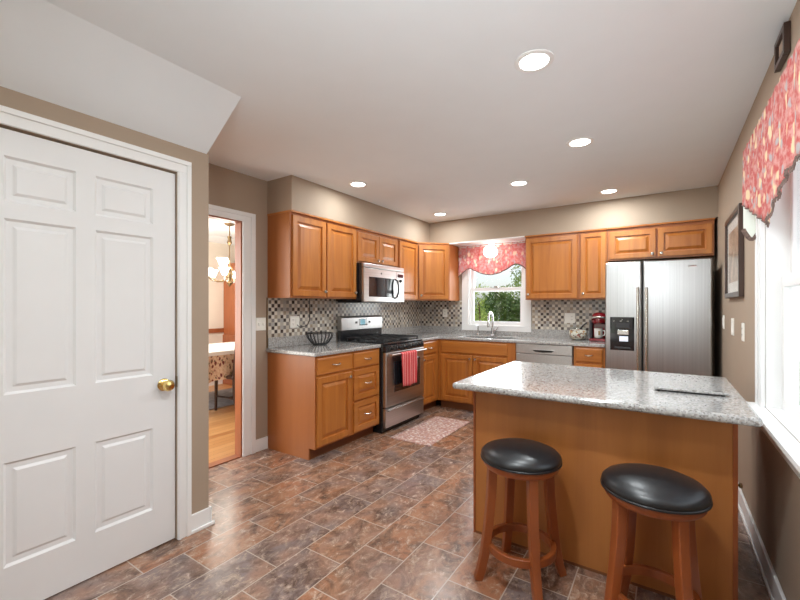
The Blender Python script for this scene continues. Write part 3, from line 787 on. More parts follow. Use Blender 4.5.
# ------------------------------------------------------------------ refrigerator
F0, F1, FYF, FH = 2.536, 3.382, -.692, 1.728
rf = thing('refrigerator', 'stainless side-by-side refrigerator with a black dispenser', 'refrigerator', ((F0+F1)/2, -.35, 0))
obj('body', MB().box(F0+.004, F1-.004, -.625, -.03, .02, FH-.015), 'dark_gray', rf, bevel=.004)
for hx0 in (F0+.01, F1-.09): obj('hinge_cover', MB().box(hx0, hx0+.08, -.62, -.56, FH-.02, FH+.008), 'dark_gray', rf, bevel=.004)
obj('kick_grille', MB().box(F0+.01, F1-.01, -.64, -.60, .01, .085), 'black_plastic', rf)
sx = 2.852
fd = obj('freezer_door', MB().box(F0, sx-.006, FYF, -.628, .095, FH), 'steel', rf, bevel=.012, seg=3)
dd_ = obj('refrigerator_door', MB().box(sx+.006, F1, FYF, -.628, .095, FH), 'steel', rf, bevel=.012, seg=3)
def bar_handle(x, parent, za, zb):
    m = MB().tube([(x, FYF, za+.05), (x, FYF-.045, za+.03), (x, FYF-.052, za+.12), (x, FYF-.052, zb-.12), (x, FYF-.045, zb-.03), (x, FYF, zb-.05)], .012, 12)
    obj('handle', m, 'nickel', parent, smooth=True)
bar_handle(sx-.035, fd, .42, 1.50); bar_handle(sx+.035, dd_, .42, 1.50)
# dispenser: frame, recess, paddle, display
qx0, qx1, qz0, qz1 = 2.580, 2.786, .868, 1.192
fr_ = MB().box(qx0, qx0+.012, FYF-.008, FYF, qz0, qz1).box(qx1-.012, qx1, FYF-.008, FYF, qz0, qz1).box(qx0, qx1, FYF-.008, FYF, 1.075, qz1).box(qx0, qx1, FYF-.008, FYF, qz0, qz0+.014).box(qx0+.012, qx1-.012, FYF-.0015, FYF, qz0, 1.075)
dp = obj('dispenser', fr_, 'black_enamel', fd)
obj('display', MB().box(2.635, 2.745, FYF-.0095, FYF-.008, 1.03+.06, 1.135), 'dark_gray', fd)
obj('spout', MB().box(2.645, 2.74, FYF-.014, FYF-.001, 1.02, 1.066), 'nickel', fd, bevel=.003)
obj('paddle', MB().box(2.66, 2.735, FYF-.010, FYF-.001, .955, 1.005), 'dispenser_light', fd, bevel=.002)
obj('drip_tray', MB().box(2.62, 2.75, FYF-.016, FYF-.001, .884, .90), 'dark_gray', fd, bevel=.002)
lg = MB()
for k, (dx, hh) in enumerate(((0, .012), (.008, .012), (.016, .012), (.024, .012), (.032, .012), (.040, .012), (.048, .012))): lg.box(3.21+dx*1.1, 3.21+dx*1.1+.0055, FYF-.0012, FYF, 1.655, 1.655+hh)
obj('logo_badge', lg, 'chrome', dd_)
for k in range(3): obj('control_mark', MB().box(2.605+k*.06, 2.618+k*.06, FYF-.0095, FYF-.008, 1.15, 1.155), 'nickel', fd)
obj('control_mark', MB().prism([(2.675, FYF-.0095, 1.172), (2.684, FYF-.0095, 1.162), (2.693, FYF-.0095, 1.172), (2.684, FYF-.0095, 1.166)], (0, .0015, 0)), 'nickel', fd)

# ------------------------------------------------------------------ island
IX0, IX1, IY0, IY1 = 2.066, 3.344, -3.175, -2.130; IT = .882; IB = IT-.036
isl = thing('island_cabinet', 'tan wood kitchen island base with a plain panel behind the stools', 'kitchen island', (2.7, -2.6, 0))
PX0, PX1, PYF = 2.118, 3.288, -2.997
obj('body', MB().box(PX0+.004, PX1, PYF+.012, -2.18, .0, IB), 'end_panel_wood', isl)
obj('back_panel', MB().box(PX0+.012, PX1-.012, PYF, PYF+.012, .012, IB), 'panel_wood', isl, label='plain flat panel facing the stools')
obj('corner_trim', MB().box(PX0, PX0+.014, PYF-.004, PYF+.014, .0, IB), 'stool_wood', isl, bevel=.002)
obj('corner_trim', MB().box(PX1-.014, PX1+.003, PYF-.004, PYF+.014, .0, IB), 'stool_wood', isl, bevel=.002)
obj('shoe_strip', MB().box(PX0+.014, PX1-.014, PYF-.003, PYF, .0, .012), 'kick_wood', isl)
for k in range(3):
    wdt = (PX1-PX0)/3
    front(isl, 'door', (PX0+(k+1)*wdt-.02, -2.18, .118), -X, Y, wdt-.04, .55, knob=(.04, .5))
    front(isl, 'drawer', (PX0+(k+1)*wdt-.02, -2.18, .69), -X, Y, wdt-.04, .13, pull=((wdt-.04)/2, .065), style='slab', mat='cabinet_wood_across')
obj('side_knob', MB().lathe([(.0001, 0), (.006, 0), (.005, .012), (.011, .016), (.011, .024), (.0001, .027)], (PX1, -2.93, .535), 'x', 14), 'bronze', isl, smooth=True, label='small dark knob on the window side')
itop = MB().grid_slab([IX0, IX1], [IY0, IY1], lambda i, j: True, IB, IT)
tag(obj('island_worktop', itop, 'granite', bevel=.016, seg=4, loc=(2.7, -2.65, IB)), 'gray speckled granite island top with rounded edges', 'worktop')
cb_ = MB(); cbq = [(2.992, -2.815), (3.283, -2.800), (3.276, -2.475), (3.0, -2.485)]
cb_.prism([(x, y, IT+.008) for x, y in cbq], (0, 0, .011))
cbt = thing('cutting_board', 'thin gray speckled cutting board lying on the island top', 'cutting board', (3.14, -2.64, IT))
obj('board', cb_, 'granite', cbt, bevel=.002)
ft = MB()
for x, y in ((3.01, -2.795), (3.262, -2.782), (3.255, -2.495), (3.02, -2.505)): ft.lathe([(.0001, .008), (.008, .008), (.008, 0), (.0001, 0)], (x, y, IT), 'z', 12)
obj('rubber_feet', ft, 'rubber_dark', cbt)
obj('corner_badge', MB().box(3.235, 3.262, -2.785, -2.775, IT+.019, IT+.0197), 'rubber_dark', cbt)

# ------------------------------------------------------------------ stools
def make_stool(cx, cy, rot, label):
    t = thing('bar_stool', label, 'stool', (cx, cy, 0), 'bar stools at the island')
    R = .186
    obj('seat_cushion', MB().lathe([(.0001, .638), (.05, .637), (.10, .632), (.140, .621), (.170, .608), (.183, .594), (R, .582), (.182, .571), (.165, .567), (.0001, .567)], (cx, cy, 0), 'z', 48), 'leather', t, smooth=True, angle=60)
    obj('welt', MB().lathe([(.183, .576), (.1875, .573), (.1875, .567), (.182, .565)], (cx, cy, 0), 'z', 48), 'leather', t, smooth=True)
    obj('seat_ring', MB().lathe([(.0001, .568), (.170, .568), (.173, .560), (.173, .542), (.165, .532), (.135, .530), (.135, .55), (.0001, .55)], (cx, cy, 0), 'z', 48), 'stool_wood', t, smooth=True)
    for k in range(4):
        a = rot+PI/4+k*PI/2; d = Vector((math.cos(a), math.sin(a), 0)); c = Vector((cx, cy, 0))
        pth = [c+d*.138+Z*.535, c+d*.144+Z*.40, c+d*.158+Z*.25, c+d*.176+Z*.12, c+d*.194+Z*.045, c+d*.208]
        obj('leg', MB().tube(pth, [.029, .0285, .028, .027, .0265, .026], 4, up=d), 'stool_wood', t, bevel=.004)
    r0_, r1_, z0, z1 = .138, .162, .140, .176
    obj('foot_ring', MB().lathe([(r0_, z0), (r1_, z0), (r1_, z1), (r0_, z1), (r0_, z0)], (cx, cy, 0), 'z', 48), 'stool_wood', t, bevel=.003, smooth=True)
    return t
st = make_stool(2.460, -3.232, math.radians(-7), 'black-topped round wooden stool on the left, beside the open floor')
dup(st, (.540, -.040, 0), 'black-topped round wooden stool on the right, nearer the window')

# ------------------------------------------------------------------ recessed lights
def can_light(x, y, label, power=CAN_POWER):
    t = thing('recessed_light', label, 'ceiling light', (x, y, H), 'recessed ceiling lights')
    obj('trim_ring', MB().lathe([(.066, 0), (.088, 0), (.088, -.004), (.080, -.008), (.066, -.006), (.066, 0)], (x, y, H), 'z', 36), 'white_trim', t, smooth=True)
    obj('lens', MB().lathe([(.0001, -.003), (.066, -.003), (.066, 0), (.0001, 0)], (x, y, H), 'z', 32), 'lamp_lens', t)
    l = lamp('lamp', 'AREA', (0, 0, -.012), (0, 0, 0), power, (.905, .975, 1), shape='DISK', size=.10)
    l.parent = t
    return t
can_light(2.53, -3.254, 'round recessed ceiling light nearest the camera, above the stools')
can_light(2.543, -2.138, 'round recessed ceiling light second from the camera, above the far edge of the island')
can_light(1.904, -1.446, 'round recessed ceiling light in the middle of the far ceiling')
can_light(2.569, -.693, 'round recessed ceiling light in front of the refrigerator')
can_light(.64, -2.25, 'round recessed ceiling light above the cabinet of three drawers', 5)
can_light(.704, -.74, 'round recessed ceiling light in the far left corner of the ceiling', 7)
can_light(2.53, -4.2, 'round recessed ceiling light behind the stools, out of the picture', 15)
can_light(2.1, -5.0, 'round recessed ceiling light by the closet door, out of the picture', 7)

# ------------------------------------------------------------------ sink light, valances
sl = thing('sink_light', 'small white glass ceiling light glowing above the sink', 'light', (1.148, -.19, 2.128))
obj('canopy', MB().lathe([(.0001, 0), (.055, 0), (.055, -.012), (.03, -.022), (.022, -.05), (.0001, -.05)], (1.148, -.19, 2.128), 'z', 28), 'white_trim', sl, smooth=True)
obj('shade', MB().lathe([(.025, -.045), (.045, -.052), (.075, -.08), (.09, -.12), (.086, -.155), (.064, -.185), (.03, -.198), (.0001, -.20)], (1.148, -.19, 2.128), 'z', 32), 'sink_shade', sl, smooth=True)
def valance(name, label, p0, u, n, w, top, bottom, mat, ruffle, rod_ext, nu=120, nv=14):
    """fabric hung along u from p0; bottom(s) gives the hem height"""
    t = thing(name, label, 'valance', tuple(Vector(p0)+Vector(u)*w/2))
    p0, u, n = Vector(p0), Vector(u), Vector(n); vs = []; fs = []
    def pt(s, q):
        zb = bottom(s); z = top+(zb-top)*q
        off = ruffle*(math.sin(s*w*62)+.5*math.sin(s*w*101+1.1))*(.35+.65*q)
        return p0+u*(s*w)+n*off+Z*z
    for i in range(nu+1):
        for j in range(nv+1): vs.append(pt(i/nu, j/nv))
    for i in range(nu):
        for j in range(nv):
            a0 = i*(nv+1)+j; fs.append((a0, a0+1, a0+nv+2, a0+nv+1))
    o = obj('fabric', MB().add(vs, fs), mat, t, smooth=True, angle=80)
    s_ = o.modifiers.new('thick', 'SOLIDIFY'); s_.thickness = .003
    hem = [pt(i/nu, 1) for i in range(nu+1)]
    return t, hem, pt
def hem1(s):
    z = 1.735
    if s < .18: return 1.70+.11*math.sin(s/.18*PI/2)
    if s > .80: return 1.715+.125*math.sin((1-s)/.2*PI/2)
    q = (s-.18)/.62
    return 1.81-.11*math.sin(q*PI)+.03*q
v1, hm, pt1 = valance('valance', 'red floral scalloped valance over the sink window', (.642, -.075, 0), X, -Y, .985, 2.122, hem1, 'valance_fabric_backlit', .007, .02)
obj('hem_trim', MB().tube(hm, .006, 6), 'fringe', v1)
obj('rod', MB().tube([(.642, -.07, 2.105), (1.626, -.07, 2.105)], .008, 10).box(.67, .69, -.07, -.0185, 2.096, 2.114).box(1.59, 1.61, -.07, -.0185, 2.096, 2.114), 'white_trim', v1)
VX = W-.075
def hem2(s):
    y = s*1.46
    if y < .60: return 1.825-.20*(y/.60)
    if y < .92: return 1.625+.115*((y-.60)/.32)**.8
    return 1.74+.01*math.sin((y-.92)*9)
v2, hm2, pt2 = valance('valance', 'large red floral valance over the window beside the island', (VX, -2.43, 0), -Y, -X, 1.46, 2.10, hem2, 'valance_fabric', .005, .07, 140, 16)
fr = MB()
for i in range(57, 140):
    p = pt2(i/140, 1); q = p+Vector((-.003, 0, -.016)); fr.tube([p+Z*.004, q], [.0035, .0025], 5)
obj('tassel_fringe', fr, 'fringe', v2)
obj('hem_trim', MB().tube(hm2, .003, 6), 'fringe', v2)
rt = MB(); vs = []; fs = []
rn = 8
for i in range(rn+1):
    s = i/rn; x = VX+(W-.02-VX)*s
    zb = 1.705-.055*math.sin(s*PI*.85)
    vs += [(x, -2.432, 2.10), (x, -2.436-.01*math.sin(s*PI), zb)]
for i in range(rn): fs.append((2*i, 2*i+1, 2*i+3, 2*i+2))
o = obj('return_lining', MB().add(vs, fs), 'lining', v2, label='pale lining of the side return')
s_ = o.modifiers.new('thick', 'SOLIDIFY'); s_.thickness = .004
tb = MB().tube([Vector(vs[2*i+1])-Z*.008 for i in range(rn+1)], .010, 8)
obj('return_hem', tb, 'fringe', v2, smooth=True)
obj('board', MB().box(VX+.004, W-.001, -3.89, -2.425, 2.085, 2.103), 'white_trim', v2)

# ------------------------------------------------------------------ wall things
pf = thing('framed_picture', 'dark framed picture on the wall right of the refrigerator', 'picture', (W, -1.46, 1.66))
py0, py1, pz0, pz1 = -1.87, -1.14, 1.36, 1.95
fm = MB().box(W-.028, W-.001, py0, py0+.035, pz0, pz1).box(W-.028, W-.001, py1-.035, py1, pz0, pz1).box(W-.028, W-.001, py0+.035, py1-.035, pz0, pz0+.035).box(W-.028, W-.001, py0+.035, py1-.035, pz1-.035, pz1)
obj('frame', fm, 'picture_wood', pf, bevel=.003)
obj('mat_board', MB().box(W-.012, W-.001, py0+.03, py1-.03, pz0+.03, pz1-.03), 'paper', pf)
obj('print', MB().box(W-.0135, W-.012, py0+.11, py1-.11, pz0+.11, pz1-.11), 'photo_print', pf)
obj('glazing', MB().box(W-.018, W-.0165, py0+.03, py1-.03, pz0+.03, pz1-.03), 'picture_glass', pf)
pq = thing('small_frame', 'small dark framed sign high on the wall above the large valance', 'picture', (W, -2.92, 2.34))
fy0, fy1, fz0, fz1 = -3.0, -2.83, 2.30, 2.42
obj('frame', MB().box(W-.022, W-.001, fy0, fy0+.022, fz0, fz1).box(W-.022, W-.001, fy1-.022, fy1, fz0, fz1).box(W-.022, W-.001, fy0+.0225, fy1-.0225, fz0, fz0+.022).box(W-.022, W-.001, fy0+.0225, fy1-.0225, fz1-.022, fz1), 'picture_wood', pq, bevel=.002)
obj('print', MB().box(W-.010, W-.001, fy0+.022, fy1-.022, fz0+.022, fz1-.022), 'photo_print', pq)

def wall_plate(label, cat, p, n, w, h, kind, gangs=1, name='outlet'):
    p, n = Vector(p), Vector(n); u = Z.cross(n)
    t = thing(name, label, cat, tuple(p))
    obj('plate', MB().rings(p-u*w/2-Z*h/2, u, Z, n, w, h, [(0, 0), (0, .004), (.004, .007)]), 'white_plastic', t)
    for g in range(gangs):
        c = p+u*((g-(gangs-1)/2)*.046)
        k = kind[g] if isinstance(kind, (list, tuple)) else kind
        if k == 'switch':
            obj('toggle', MB().rings(c-u*.008-Z*.014, u, Z, n, .016, .028, [(0, .006), (.001, .011), (.004, .016)]), 'white_plastic', t)
        elif k == 'rocker':
            obj('rocker', MB().rings(c-u*.016-Z*.033, u, Z, n, .032, .066, [(0, .006), (.002, .010)]), 'white_plastic', t)
        else:
            for zz in (.02, -.02):
                s = obj('socket', MB().rings(c-u*.016-Z*.013+Z*zz, u, Z, n, .032, .026, [(0, .006), (.003, .0085)]), 'white_plastic', t)
                obj('slots', MB().rings(c-u*.008-Z*.002+Z*zz, u, Z, n, .003, .009, [(0, .008), (0, .0092)]).rings(c+u*.005-Z*.002+Z*zz, u, Z, n, .003, .009, [(0, .008), (0, .0092)]).rings(c-u*.0015-Z*.009+Z*zz, u, Z, n, .003, .003, [(0, .008), (0, .0092)]), 'slot_dark', s)
    return t
wall_plate('white double switch plate on the wall beside the doorway', 'switch', (0, -2.845, 1.137), X, .105, .115, 'switch', 2, 'light_switch')
wall_plate('white double outlet plate on the mosaic above the wire basket', 'outlet', (.008, -2.457, 1.143), X, .115, .115, ['outlet', 'rocker'], 2)
wall_plate('white outlet on the mosaic left of the sink window', 'outlet', (.40, -.008, 1.20), -Y, .072, .115, 'outlet')
wall_plate('white double switch and outlet plate on the mosaic by the red coffee maker', 'outlet', (2.075, -.008, 1.155), -Y, .118, .118, ['rocker', 'outlet'], 2)
wall_plate('white switch plate on the right wall in the shadow beside the refrigerator', 'switch', (W, -.80, 1.165), -X, .072, .115, 'rocker', 1, 'light_switch')
wall_plate('white switch plate under the framed picture', 'switch', (W, -1.36, 1.148), -X, .10, .125, 'rocker', 1, 'light_switch')
wall_plate('outlet plate on the right wall near the window casing', 'outlet', (W, -1.84, 1.135), -X, .072, .115, 'outlet')
tag(obj('cord', MB().tube([(.012, -2.262, 1.374), (.013, -2.266, 1.30), (.012, -2.258, 1.22), (.013, -2.262, 1.15), (.013, -2.30, 1.10), (.02, -2.40, 1.09), (.02, -2.435, 1.115)], .0035, 7), 'black_plastic', smooth=True, loc=(.012, -2.26, 1.2)), 'thin black cord running down the mosaic to the outlet', 'cord')

# ------------------------------------------------------------------ counter things
wbx, wby = .155, -2.26
wb = thing('wire_basket', 'round black wire fruit basket on the left worktop', 'basket', (wbx, wby, CT))
wires = MB()
for k in range(20):
    a = 2*PI*k/20; d = Vector((math.cos(a), math.sin(a), 0)); c0 = Vector((wbx, wby, CT))
    wires.tube([c0+d*.065+Z*.008, c0+d*.085+Z*.022, c0+d*.122+Z*.07, c0+d*.132+Z*.105, c0+d*.126+Z*.118], .0034, 6)
obj('wires', wires, 'cast_iron', wb, smooth=True)
def torus(mb, c, R, r, seg=36, s=8):
    mb.lathe([(R+r*math.cos(2*PI*i/s), r*math.sin(2*PI*i/s)) for i in range(s+1)], c, 'z', seg)
rm = MB(); torus(rm, (wbx, wby, CT+.118), .126, .005); obj('rim', rm, 'cast_iron', wb, smooth=True)
bs_ = MB(); torus(bs_, (wbx, wby, CT+.005), .066, .005); obj('base_ring', bs_, 'cast_iron', wb, smooth=True)

kx, ky = 2.425, -.19
cf = thing('coffee_maker', 'red single-serve coffee maker beside the refrigerator', 'coffee maker', (kx, ky, CT))
obj('base', MB().box(kx-.09, kx+.075, ky-.15, ky+.09, CT, CT+.032), 'red_plastic', cf, bevel=.012, seg=3)
obj('column', MB().box(kx-.07, kx+.07, ky-.02, ky+.09, CT+.032, CT+.20), 'red_plastic', cf, bevel=.015, seg=3)
hd = MB().lathe([(.0001, .115), (.03, .113), (.06, .10), (.078, .075), (.084, .04), (.082, .0), (.07, -.012), (.0001, -.012)], (kx, ky-.03, CT+.205), 'z', 32); hd.v = [(x, ky-.03+(y-ky+.03)*1.35, z) for x, y, z in hd.v]
obj('brew_head', hd, 'red_plastic', cf, smooth=True)
obj('handle', MB().tube([(kx-.072, ky-.10, CT+.235), (kx-.06, ky-.145, CT+.262), (kx, ky-.165, CT+.268), (kx+.06, ky-.145, CT+.262), (kx+.072, ky-.10, CT+.235)], .010, 10), 'nickel', cf, smooth=True)
obj('drip_tray', MB().lathe([(.0001, .008), (.055, .008), (.058, 0), (.0001, 0)], (kx, ky-.085, CT+.032), 'z', 24), 'black_plastic', cf, smooth=True)
obj('water_tank', MB().box(kx-.1, kx-.07, ky-.06, ky+.085, CT+.03, CT+.235), 'dark_gray', cf, bevel=.008)
mgx, mgy, mgz = kx-.005, ky-.085, CT+.041
mg = thing('mug', 'white mug with dark print standing in the red coffee maker', 'mug', (mgx, mgy, mgz))
obj('cup', MB().lathe([(.0001, 0), (.036, 0), (.040, .006), (.041, .10), (.038, .10), (.036, .01), (.0001, .008)], (mgx, mgy, mgz), 'z', 28), 'paper', mg, smooth=True)
obj('print', MB().box(mgx+.004, mgx+.024, mgy-.0405, mgy-.034, mgz+.03, mgz+.075), 'bronze', mg)
obj('handle', MB().tube([(mgx+.038, mgy, mgz+.08), (mgx+.062, mgy, mgz+.075), (mgx+.066, mgy, mgz+.05), (mgx+.058, mgy, mgz+.027), (mgx+.038, mgy, mgz+.022)], .0055, 8), 'paper', mg, smooth=True)
jx, jy = 2.20, -.20
jr = thing('glass_jar', 'round glass jar of mixed candies left of the red coffee maker', 'jar', (jx, jy, CT))
prof = [(.0001, .004), (.06, .004), (.09, .03), (.105, .075), (.10, .115), (.082, .142), (.074, .152), (.078, .158)]
obj('glass', MB().lathe([(.0001, 0), (.062, 0)]+prof[2:], (jx, jy, CT), 'z', 36), 'jar_glass', jr, smooth=True)
cont = obj('candies', MB().lathe([(.0001, .006), (.055, .006), (.084, .03), (.098, .075), (.09, .108), (.05, .12), (.0001, .124)], (jx, jy, CT), 'z', 32), 'pods', smooth=True, loc=(jx, jy, CT+.006))
tag(cont, 'mixed wrapped candies filling the round glass jar', 'candy'); cont['kind'] = 'stuff'
tag(obj('scoop', MB().tube([(jx+.03, jy-.02, CT+.128), (jx+.065, jy-.03, CT+.175), (jx+.10, jy-.03, CT+.20)], [.012, .007, .009], 10), 'black_plastic', smooth=True, loc=(jx+.05, jy-.03, CT+.128)), 'black scoop handle sticking out of the glass jar', 'scoop')

# ------------------------------------------------------------------ rug
rgv = MB(); nx_, ny_ = 12, 20; vs = []; fs = []
for i in range(nx_+1):
    for j in range(ny_+1):
        x = .775+.445*i/nx_; y = -1.925+.93*j/ny_
        vs.append((x+.004*math.sin(j*1.7), y+.004*math.sin(i*1.9), .008+.0015*math.sin(i*1.3+j*.9)))
for i in range(nx_):
    for j in range(ny_):
        a0 = i*(ny_+1)+j; fs.append((a0, a0+ny_+1, a0+ny_+2, a0+1))
rug = tag(obj('rug', rgv.add(vs, fs), 'rug_fabric', smooth=True, loc=(1.0, -1.46, 0), angle=80), 'small faded red patterned rug in front of the range', 'rug')
so = rug.modifiers.new('thick', 'SOLIDIFY'); so.thickness = .0075; so.offset = -1

# ------------------------------------------------------------------ dining room through the doorway
DXF = -3.15
struct('floor_dining', MB().box(DXF-.1, -.04, -4.6, 1.1, -.06, 0), 'oak_planks')
struct('ceiling_dining', MB().box(DXF-.1, -.12, -4.6, 1.1, H, H+.1), 'ceiling_paint')
struct('wall_dining', MB().box(DXF-.1, DXF, -4.6, 1.1, 0, H).box(DXF, -.12, 1.0, 1.1, 0, H).box(DXF, -2.9, -4.6, -4.5, 0, H).box(-.4, -.12, -4.6, -4.5, 0, H).box(-2.9, -.4, -4.6, -4.5, 2.2, H).box(-2.9, -.4, -4.6, -4.5, 0, .5), 'dining_paint')
struct('trim_10', MB().prism([(DXF, -4.5, H), (DXF+.09, -4.5, H), (DXF+.08, -4.5, H-.03), (DXF+.03, -4.5, H-.085), (DXF, -4.5, H-.10)], (0, 5.5, 0)), 'white_trim')
struct('trim_11', MB().box(DXF, DXF+.025, -4.5, 1.0, .86, .93), 'jamb_wood')
struct('baseboard_dining', MB().box(DXF, DXF+.016, -4.5, 1.0, 0, .12), 'white_trim')
tx0, tx1, ty0, ty1, tz = -2.45, -1.42, -2.75, -.9, .745
dt = thing('dining_table', 'dark wood dining table under the floral cloth', 'table', ((tx0+tx1)/2, (ty0+ty1)/2, 0))
obj('tabletop', MB().box(tx0, tx1, ty0, ty1, tz-.03, tz), 'dark_wood', dt)
for x in (tx0+.08, tx1-.08):
    for y in (ty0+.08, ty1-.08): obj('leg', MB().tube([(x, y, .0125 if x < -1.7 else 0), (x, y, .35), (x, y, tz-.03)], [.025, .035, .045], 10), 'dark_wood', dt, smooth=True)
cl = MB(); vs = []; fs = []
loop = []
N = 40
for (xa, ya), (xb, yb) in (((tx1, ty0), (tx1, ty1)), ((tx1, ty1), (tx0, ty1)), ((tx0, ty1), (tx0, ty0)), ((tx0, ty0), (tx1, ty0))):
    for i in range(N): loop.append((xa+(xb-xa)*i/N, ya+(yb-ya)*i/N, i/N))
M = len(loop); cxm, cym = (tx0+tx1)/2, (ty0+ty1)/2
for k, (x, y, s) in enumerate(loop):
    corner = max(0, 1-6*min(s, 1-s)); drop = .33+.12*corner
    for q in range(6):
        f = q/5; out = .012+.02*f*(1+math.sin(k*.8))+.05*f*corner*.5
        dx = 1 if x >= tx1-1e-6 else (-1 if x <= tx0+1e-6 else 0); dy = 1 if y >= ty1-1e-6 else (-1 if y <= ty0+1e-6 else 0)
        vs.append((x+dx*out, y+dy*out, tz+.004-drop*f))
for k in range(M):
    for q in range(5):
        k2 = (k+1) % M; fs.append((k*6+q, k*6+q+1, k2*6+q+1, k2*6+q))
k0 = len(vs); vs += [(x, y, tz+.004) for x, y, s in loop]; 
cl.add(vs, fs).prism([(tx0-.012, ty0-.012, tz+.002), (tx1+.012, ty0-.012, tz+.002), (tx1+.012, ty1+.012, tz+.002), (tx0-.012, ty1+.012, tz+.002)], (0, 0, .003))
tc_ = tag(obj('tablecloth', cl, 'tablecloth_fabric', loc=(cxm, cym, tz)), 'floral tablecloth draped over the dining table', 'tablecloth')
tag(obj('table_topper', MB().box(tx0-.005, tx1+.015, ty0-.015, ty1+.0, tz+.0055, tz+.009).box(tx1+.0145, tx1+.017, ty0, ty1, tz-.035, tz+.009), 'white_layer', loc=(cxm, cym, tz)), 'plain white layer over the floral tablecloth', 'tablecloth')  # thin white sheet over the table and its near edge
def make_chair(cx, cy, label):
    t = thing('dining_chair', label, 'chair', (cx, cy, 0))
    obj('seat', MB().box(cx-.22, cx+.20, cy-.22, cy+.22, .42, .46), 'dark_wood', t, bevel=.012)
    for sy in (-1, 1):
        obj('leg', MB().tube([(cx-.19, cy+sy*.19, 0), (cx-.18, cy+sy*.19, .43)], [.016, .022], 8), 'dark_wood', t, smooth=True)
        obj('leg', MB().tube([(cx+.25, cy+sy*.19, 0), (cx+.19, cy+sy*.19, .25), (cx+.185, cy+sy*.19, .5), (cx+.26, cy+sy*.19, .98)], [.02, .02, .022, .018], 8), 'dark_wood', t, smooth=True)
    obj('top_rail', MB().box(cx+.235, cx+.265, cy-.2, cy+.2, .88, .99), 'dark_wood', t, bevel=.01)
    for k in range(4):
        yy = cy-.12+.08*k; obj('spindle', MB().tube([(cx+.19, yy, .46), (cx+.25, yy, .89)], .009, 8), 'dark_wood', t, smooth=True)
    obj('stretcher', MB().tube([(cx-.18, cy-.19, .18), (cx+.0, cy-.14, .17), (cx+.2, cy-.19, .18)], .012, 8).tube([(cx-.18, cy+.19, .18), (cx, cy+.14, .17), (cx+.2, cy+.19, .18)], .012, 8).tube([(cx, cy-.14, .17), (cx, cy+.14, .17)], .012, 8), 'dark_wood', t, smooth=True)
    return t
make_chair(-1.44, -2.08, 'dark wooden dining chair pushed in at the floral table')
tag(obj('area_rug', MB().box(-2.65, -1.70, -3.3, -.5, .0005, .012), 'dining_rug_fabric', loc=(-2, -2, 0)), 'gray area rug under the dining table', 'rug')
cc = thing('china_cabinet', 'reddish wood china cabinet with dark glass in the dining room', 'cabinet', (-2.95, -.75, 0))
c0, c1 = -1.22, -.1
obj('base', MB().box(DXF+.01, DXF+.46, c0, c1, 0, .82), 'jamb_wood', cc, bevel=.005)
obj('hutch', MB().box(DXF+.01, DXF+.36, c0+.02, c0+.08, .82, 1.9).box(DXF+.01, DXF+.36, c1-.08, c1-.02, .82, 1.9).box(DXF+.01, DXF+.39, c0, c1, 1.9, 2.0).box(DXF+.01, DXF+.03, c0+.05, c1-.05, .82, 1.9), 'jamb_wood', cc)
obj('glass_door', MB().box(DXF+.33, DXF+.345, c0+.08, c1-.08, .82, 1.9), 'black_glass', cc)
# chandelier
hx, hy = -2.0, -1.84
ch = thing('chandelier', 'glass and bronze chandelier with lit bell shades in the dining room', 'chandelier', (hx, hy, H))
obj('canopy', MB().lathe([(.0001, 0), (.07, 0), (.065, -.015), (.02, -.035), (.0001, -.035)], (hx, hy, H), 'z', 24), 'bronze', ch, smooth=True)
obj('stem', MB().tube([(hx, hy, H-.03), (hx, hy, 1.62)], .008, 8).lathe([(.0001, 2.28), (.03, 2.26), (.02, 2.22), (.035, 2.18), (.012, 2.14)], (hx, hy, 0), 'z', 16).lathe([(.012, 1.86), (.04, 1.80), (.05, 1.74), (.025, 1.68), (.04, 1.62), (.0001, 1.56)], (hx, hy, 0), 'z', 18), 'bronze', ch, smooth=True)
for tier, (n_, R_, za, off) in enumerate(((6, .29, 1.70, .25), (3, .16, 1.84, .9))):
    for k in range(n_):
        a = off+2*PI*k/n_; d = Vector((math.cos(a), math.sin(a), 0)); c0_ = Vector((hx, hy, 0))
        am = obj('arm', MB().tube([c0_+Z*(za+.02), c0_+d*R_*.35+Z*(za-.06), c0_+d*R_*.75+Z*(za-.06), c0_+d*R_+Z*za], .008, 8), 'bronze', ch, smooth=True)
        p = c0_+d*R_+Z*za
        obj('shade', MB().lathe([(.018, 0), (.03, .012), (.045, .05), (.052, .075), (.075, .105)], p, 'z', 20), 'shade_glass', am, smooth=True)
        obj('crystal_drop', MB().lathe([(.0001, 0), (.012, -.02), (.006, -.05), (.0001, -.06)], p-Z*.01, 'z', 10), 'crystal', am, smooth=True)
ll = lamp('lamp', 'POINT', (0, 0, -.75), (0, 0, 0), 18, (1, .93, .82), shadow_soft_size=.2); ll.parent = ch

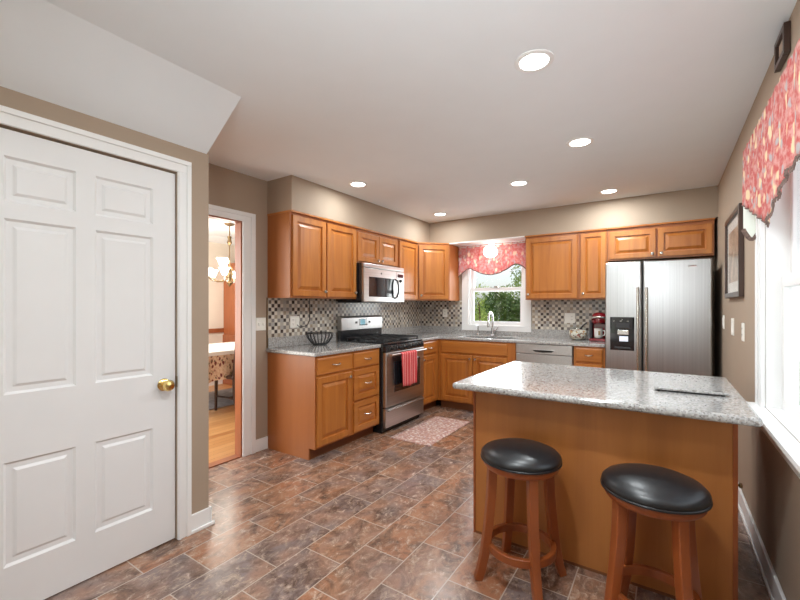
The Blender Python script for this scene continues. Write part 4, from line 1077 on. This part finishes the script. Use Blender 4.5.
# ------------------------------------------------------------------ outdoors behind the sink window
can_light(2.53, -6.1, 'added unseen round recessed ceiling light far behind the camera on the window side', 4)  # added to brighten the room from behind the camera
can_light(1.45, -6.6, 'added unseen round recessed ceiling light far behind the camera on the closet side', 4)  # second added fill light in the unseen rear ceiling
gr = struct('ground', MB().box(-30, 40, .2, 60, -.7, -.6), 'grass')
gr2 = struct('ground_side', MB().box(W+.3, 40, -40, .19, -.7, -.6), 'pale_ground')
gr3 = struct('ground_front', MB().box(-30, W+.29, -40, FRONT-.3, -.7, -.6), 'grass')
def tree(name, label, x, y, h, r, mat, n, cat='tree', z0=-.6, seed=1, squash=1.0):
    rnd = random.Random(seed); t = thing(name, label, cat, (x, y, z0))
    obj('trunk', MB().tube([(x, y, z0), (x+.05*h, y, z0+h*.35), (x+.02*h, y, z0+h*.7)], [.05*h/2, .035*h/2, .015*h/2], 8), 'bark', t, smooth=True)
    vs = []; fs = []
    blobs = [(Vector((x+rnd.uniform(-.6, .6)*r, y+rnd.uniform(-.6, .6)*r, z0+h*rnd.uniform(.35, .85))), r*rnd.uniform(.35, .6)) for _ in range(12)]
    for k in range(n):
        c, rr = rnd.choice(blobs); d = Vector((rnd.gauss(0, 1), rnd.gauss(0, 1), rnd.gauss(0, 1)*squash)).normalized()*rr*rnd.uniform(.6, 1.05)
        p = c+d; a = Vector((rnd.gauss(0, 1), rnd.gauss(0, 1), rnd.gauss(0, 1))).normalized(); b = a.orthogonal().normalized(); s = rnd.uniform(.04, .09)*max(.7, r*.6)
        i = len(vs); vs += [p-a*s, p+b*s*.5, p+a*s, p-b*s*.5]; fs.append((i, i+1, i+2, i+3))
    obj('foliage', MB().add(vs, fs), mat, t)['kind'] = 'stuff'
    return t
tree('shrub', 'dark green rounded bush right of center outside the sink window', -.22, 4.7, 2.45, .68, 'leaf_dark', 3600, cat='shrub', seed=3)
tree('tree', 'light green leafy tree at the upper right outside the sink window', -1.15, 9.8, 4.5, .95, 'leaf_green', 3500, seed=5)
tree('tree', 'pale yellow green tree on the left outside the sink window', -2.3, 7.6, 2.9, .95, 'leaf_yellow', 1500, seed=8)
tree('tree', 'distant green tree low on the horizon outside the sink window', -3.6, 13.5, 2.6, 1.7, 'leaf_green', 2500, seed=12)

nh = thing('house', 'added white clapboard house that brightens the view through the window beside the island', 'house', (10, 17, -.6))  # made-up house, set here so the right window looks bright
nw = MB()
for k in range(26):
    z = -.6+k*.14; nw.prism([(4.5, 14, z), (4.5, 13.985, z), (4.5, 13.998, z+.139), (4.5, 14, z+.139)], (12, 0, 0))
obj('wall', MB().box(4.5, 16.5, 14.0005, 20, -.6, 3.04), 'white_trim', nh)
obj('siding', nw, 'white_trim', nh)
obj('roof', MB().prism([(4.1, 13.6, 3.04), (4.1, 17, 5.2), (4.1, 20.4, 3.04)], (12.8, 0, 0)), 'dark_gray', nh)
for o in bpy.data.objects:
    if 'origin' in o: del o['origin']
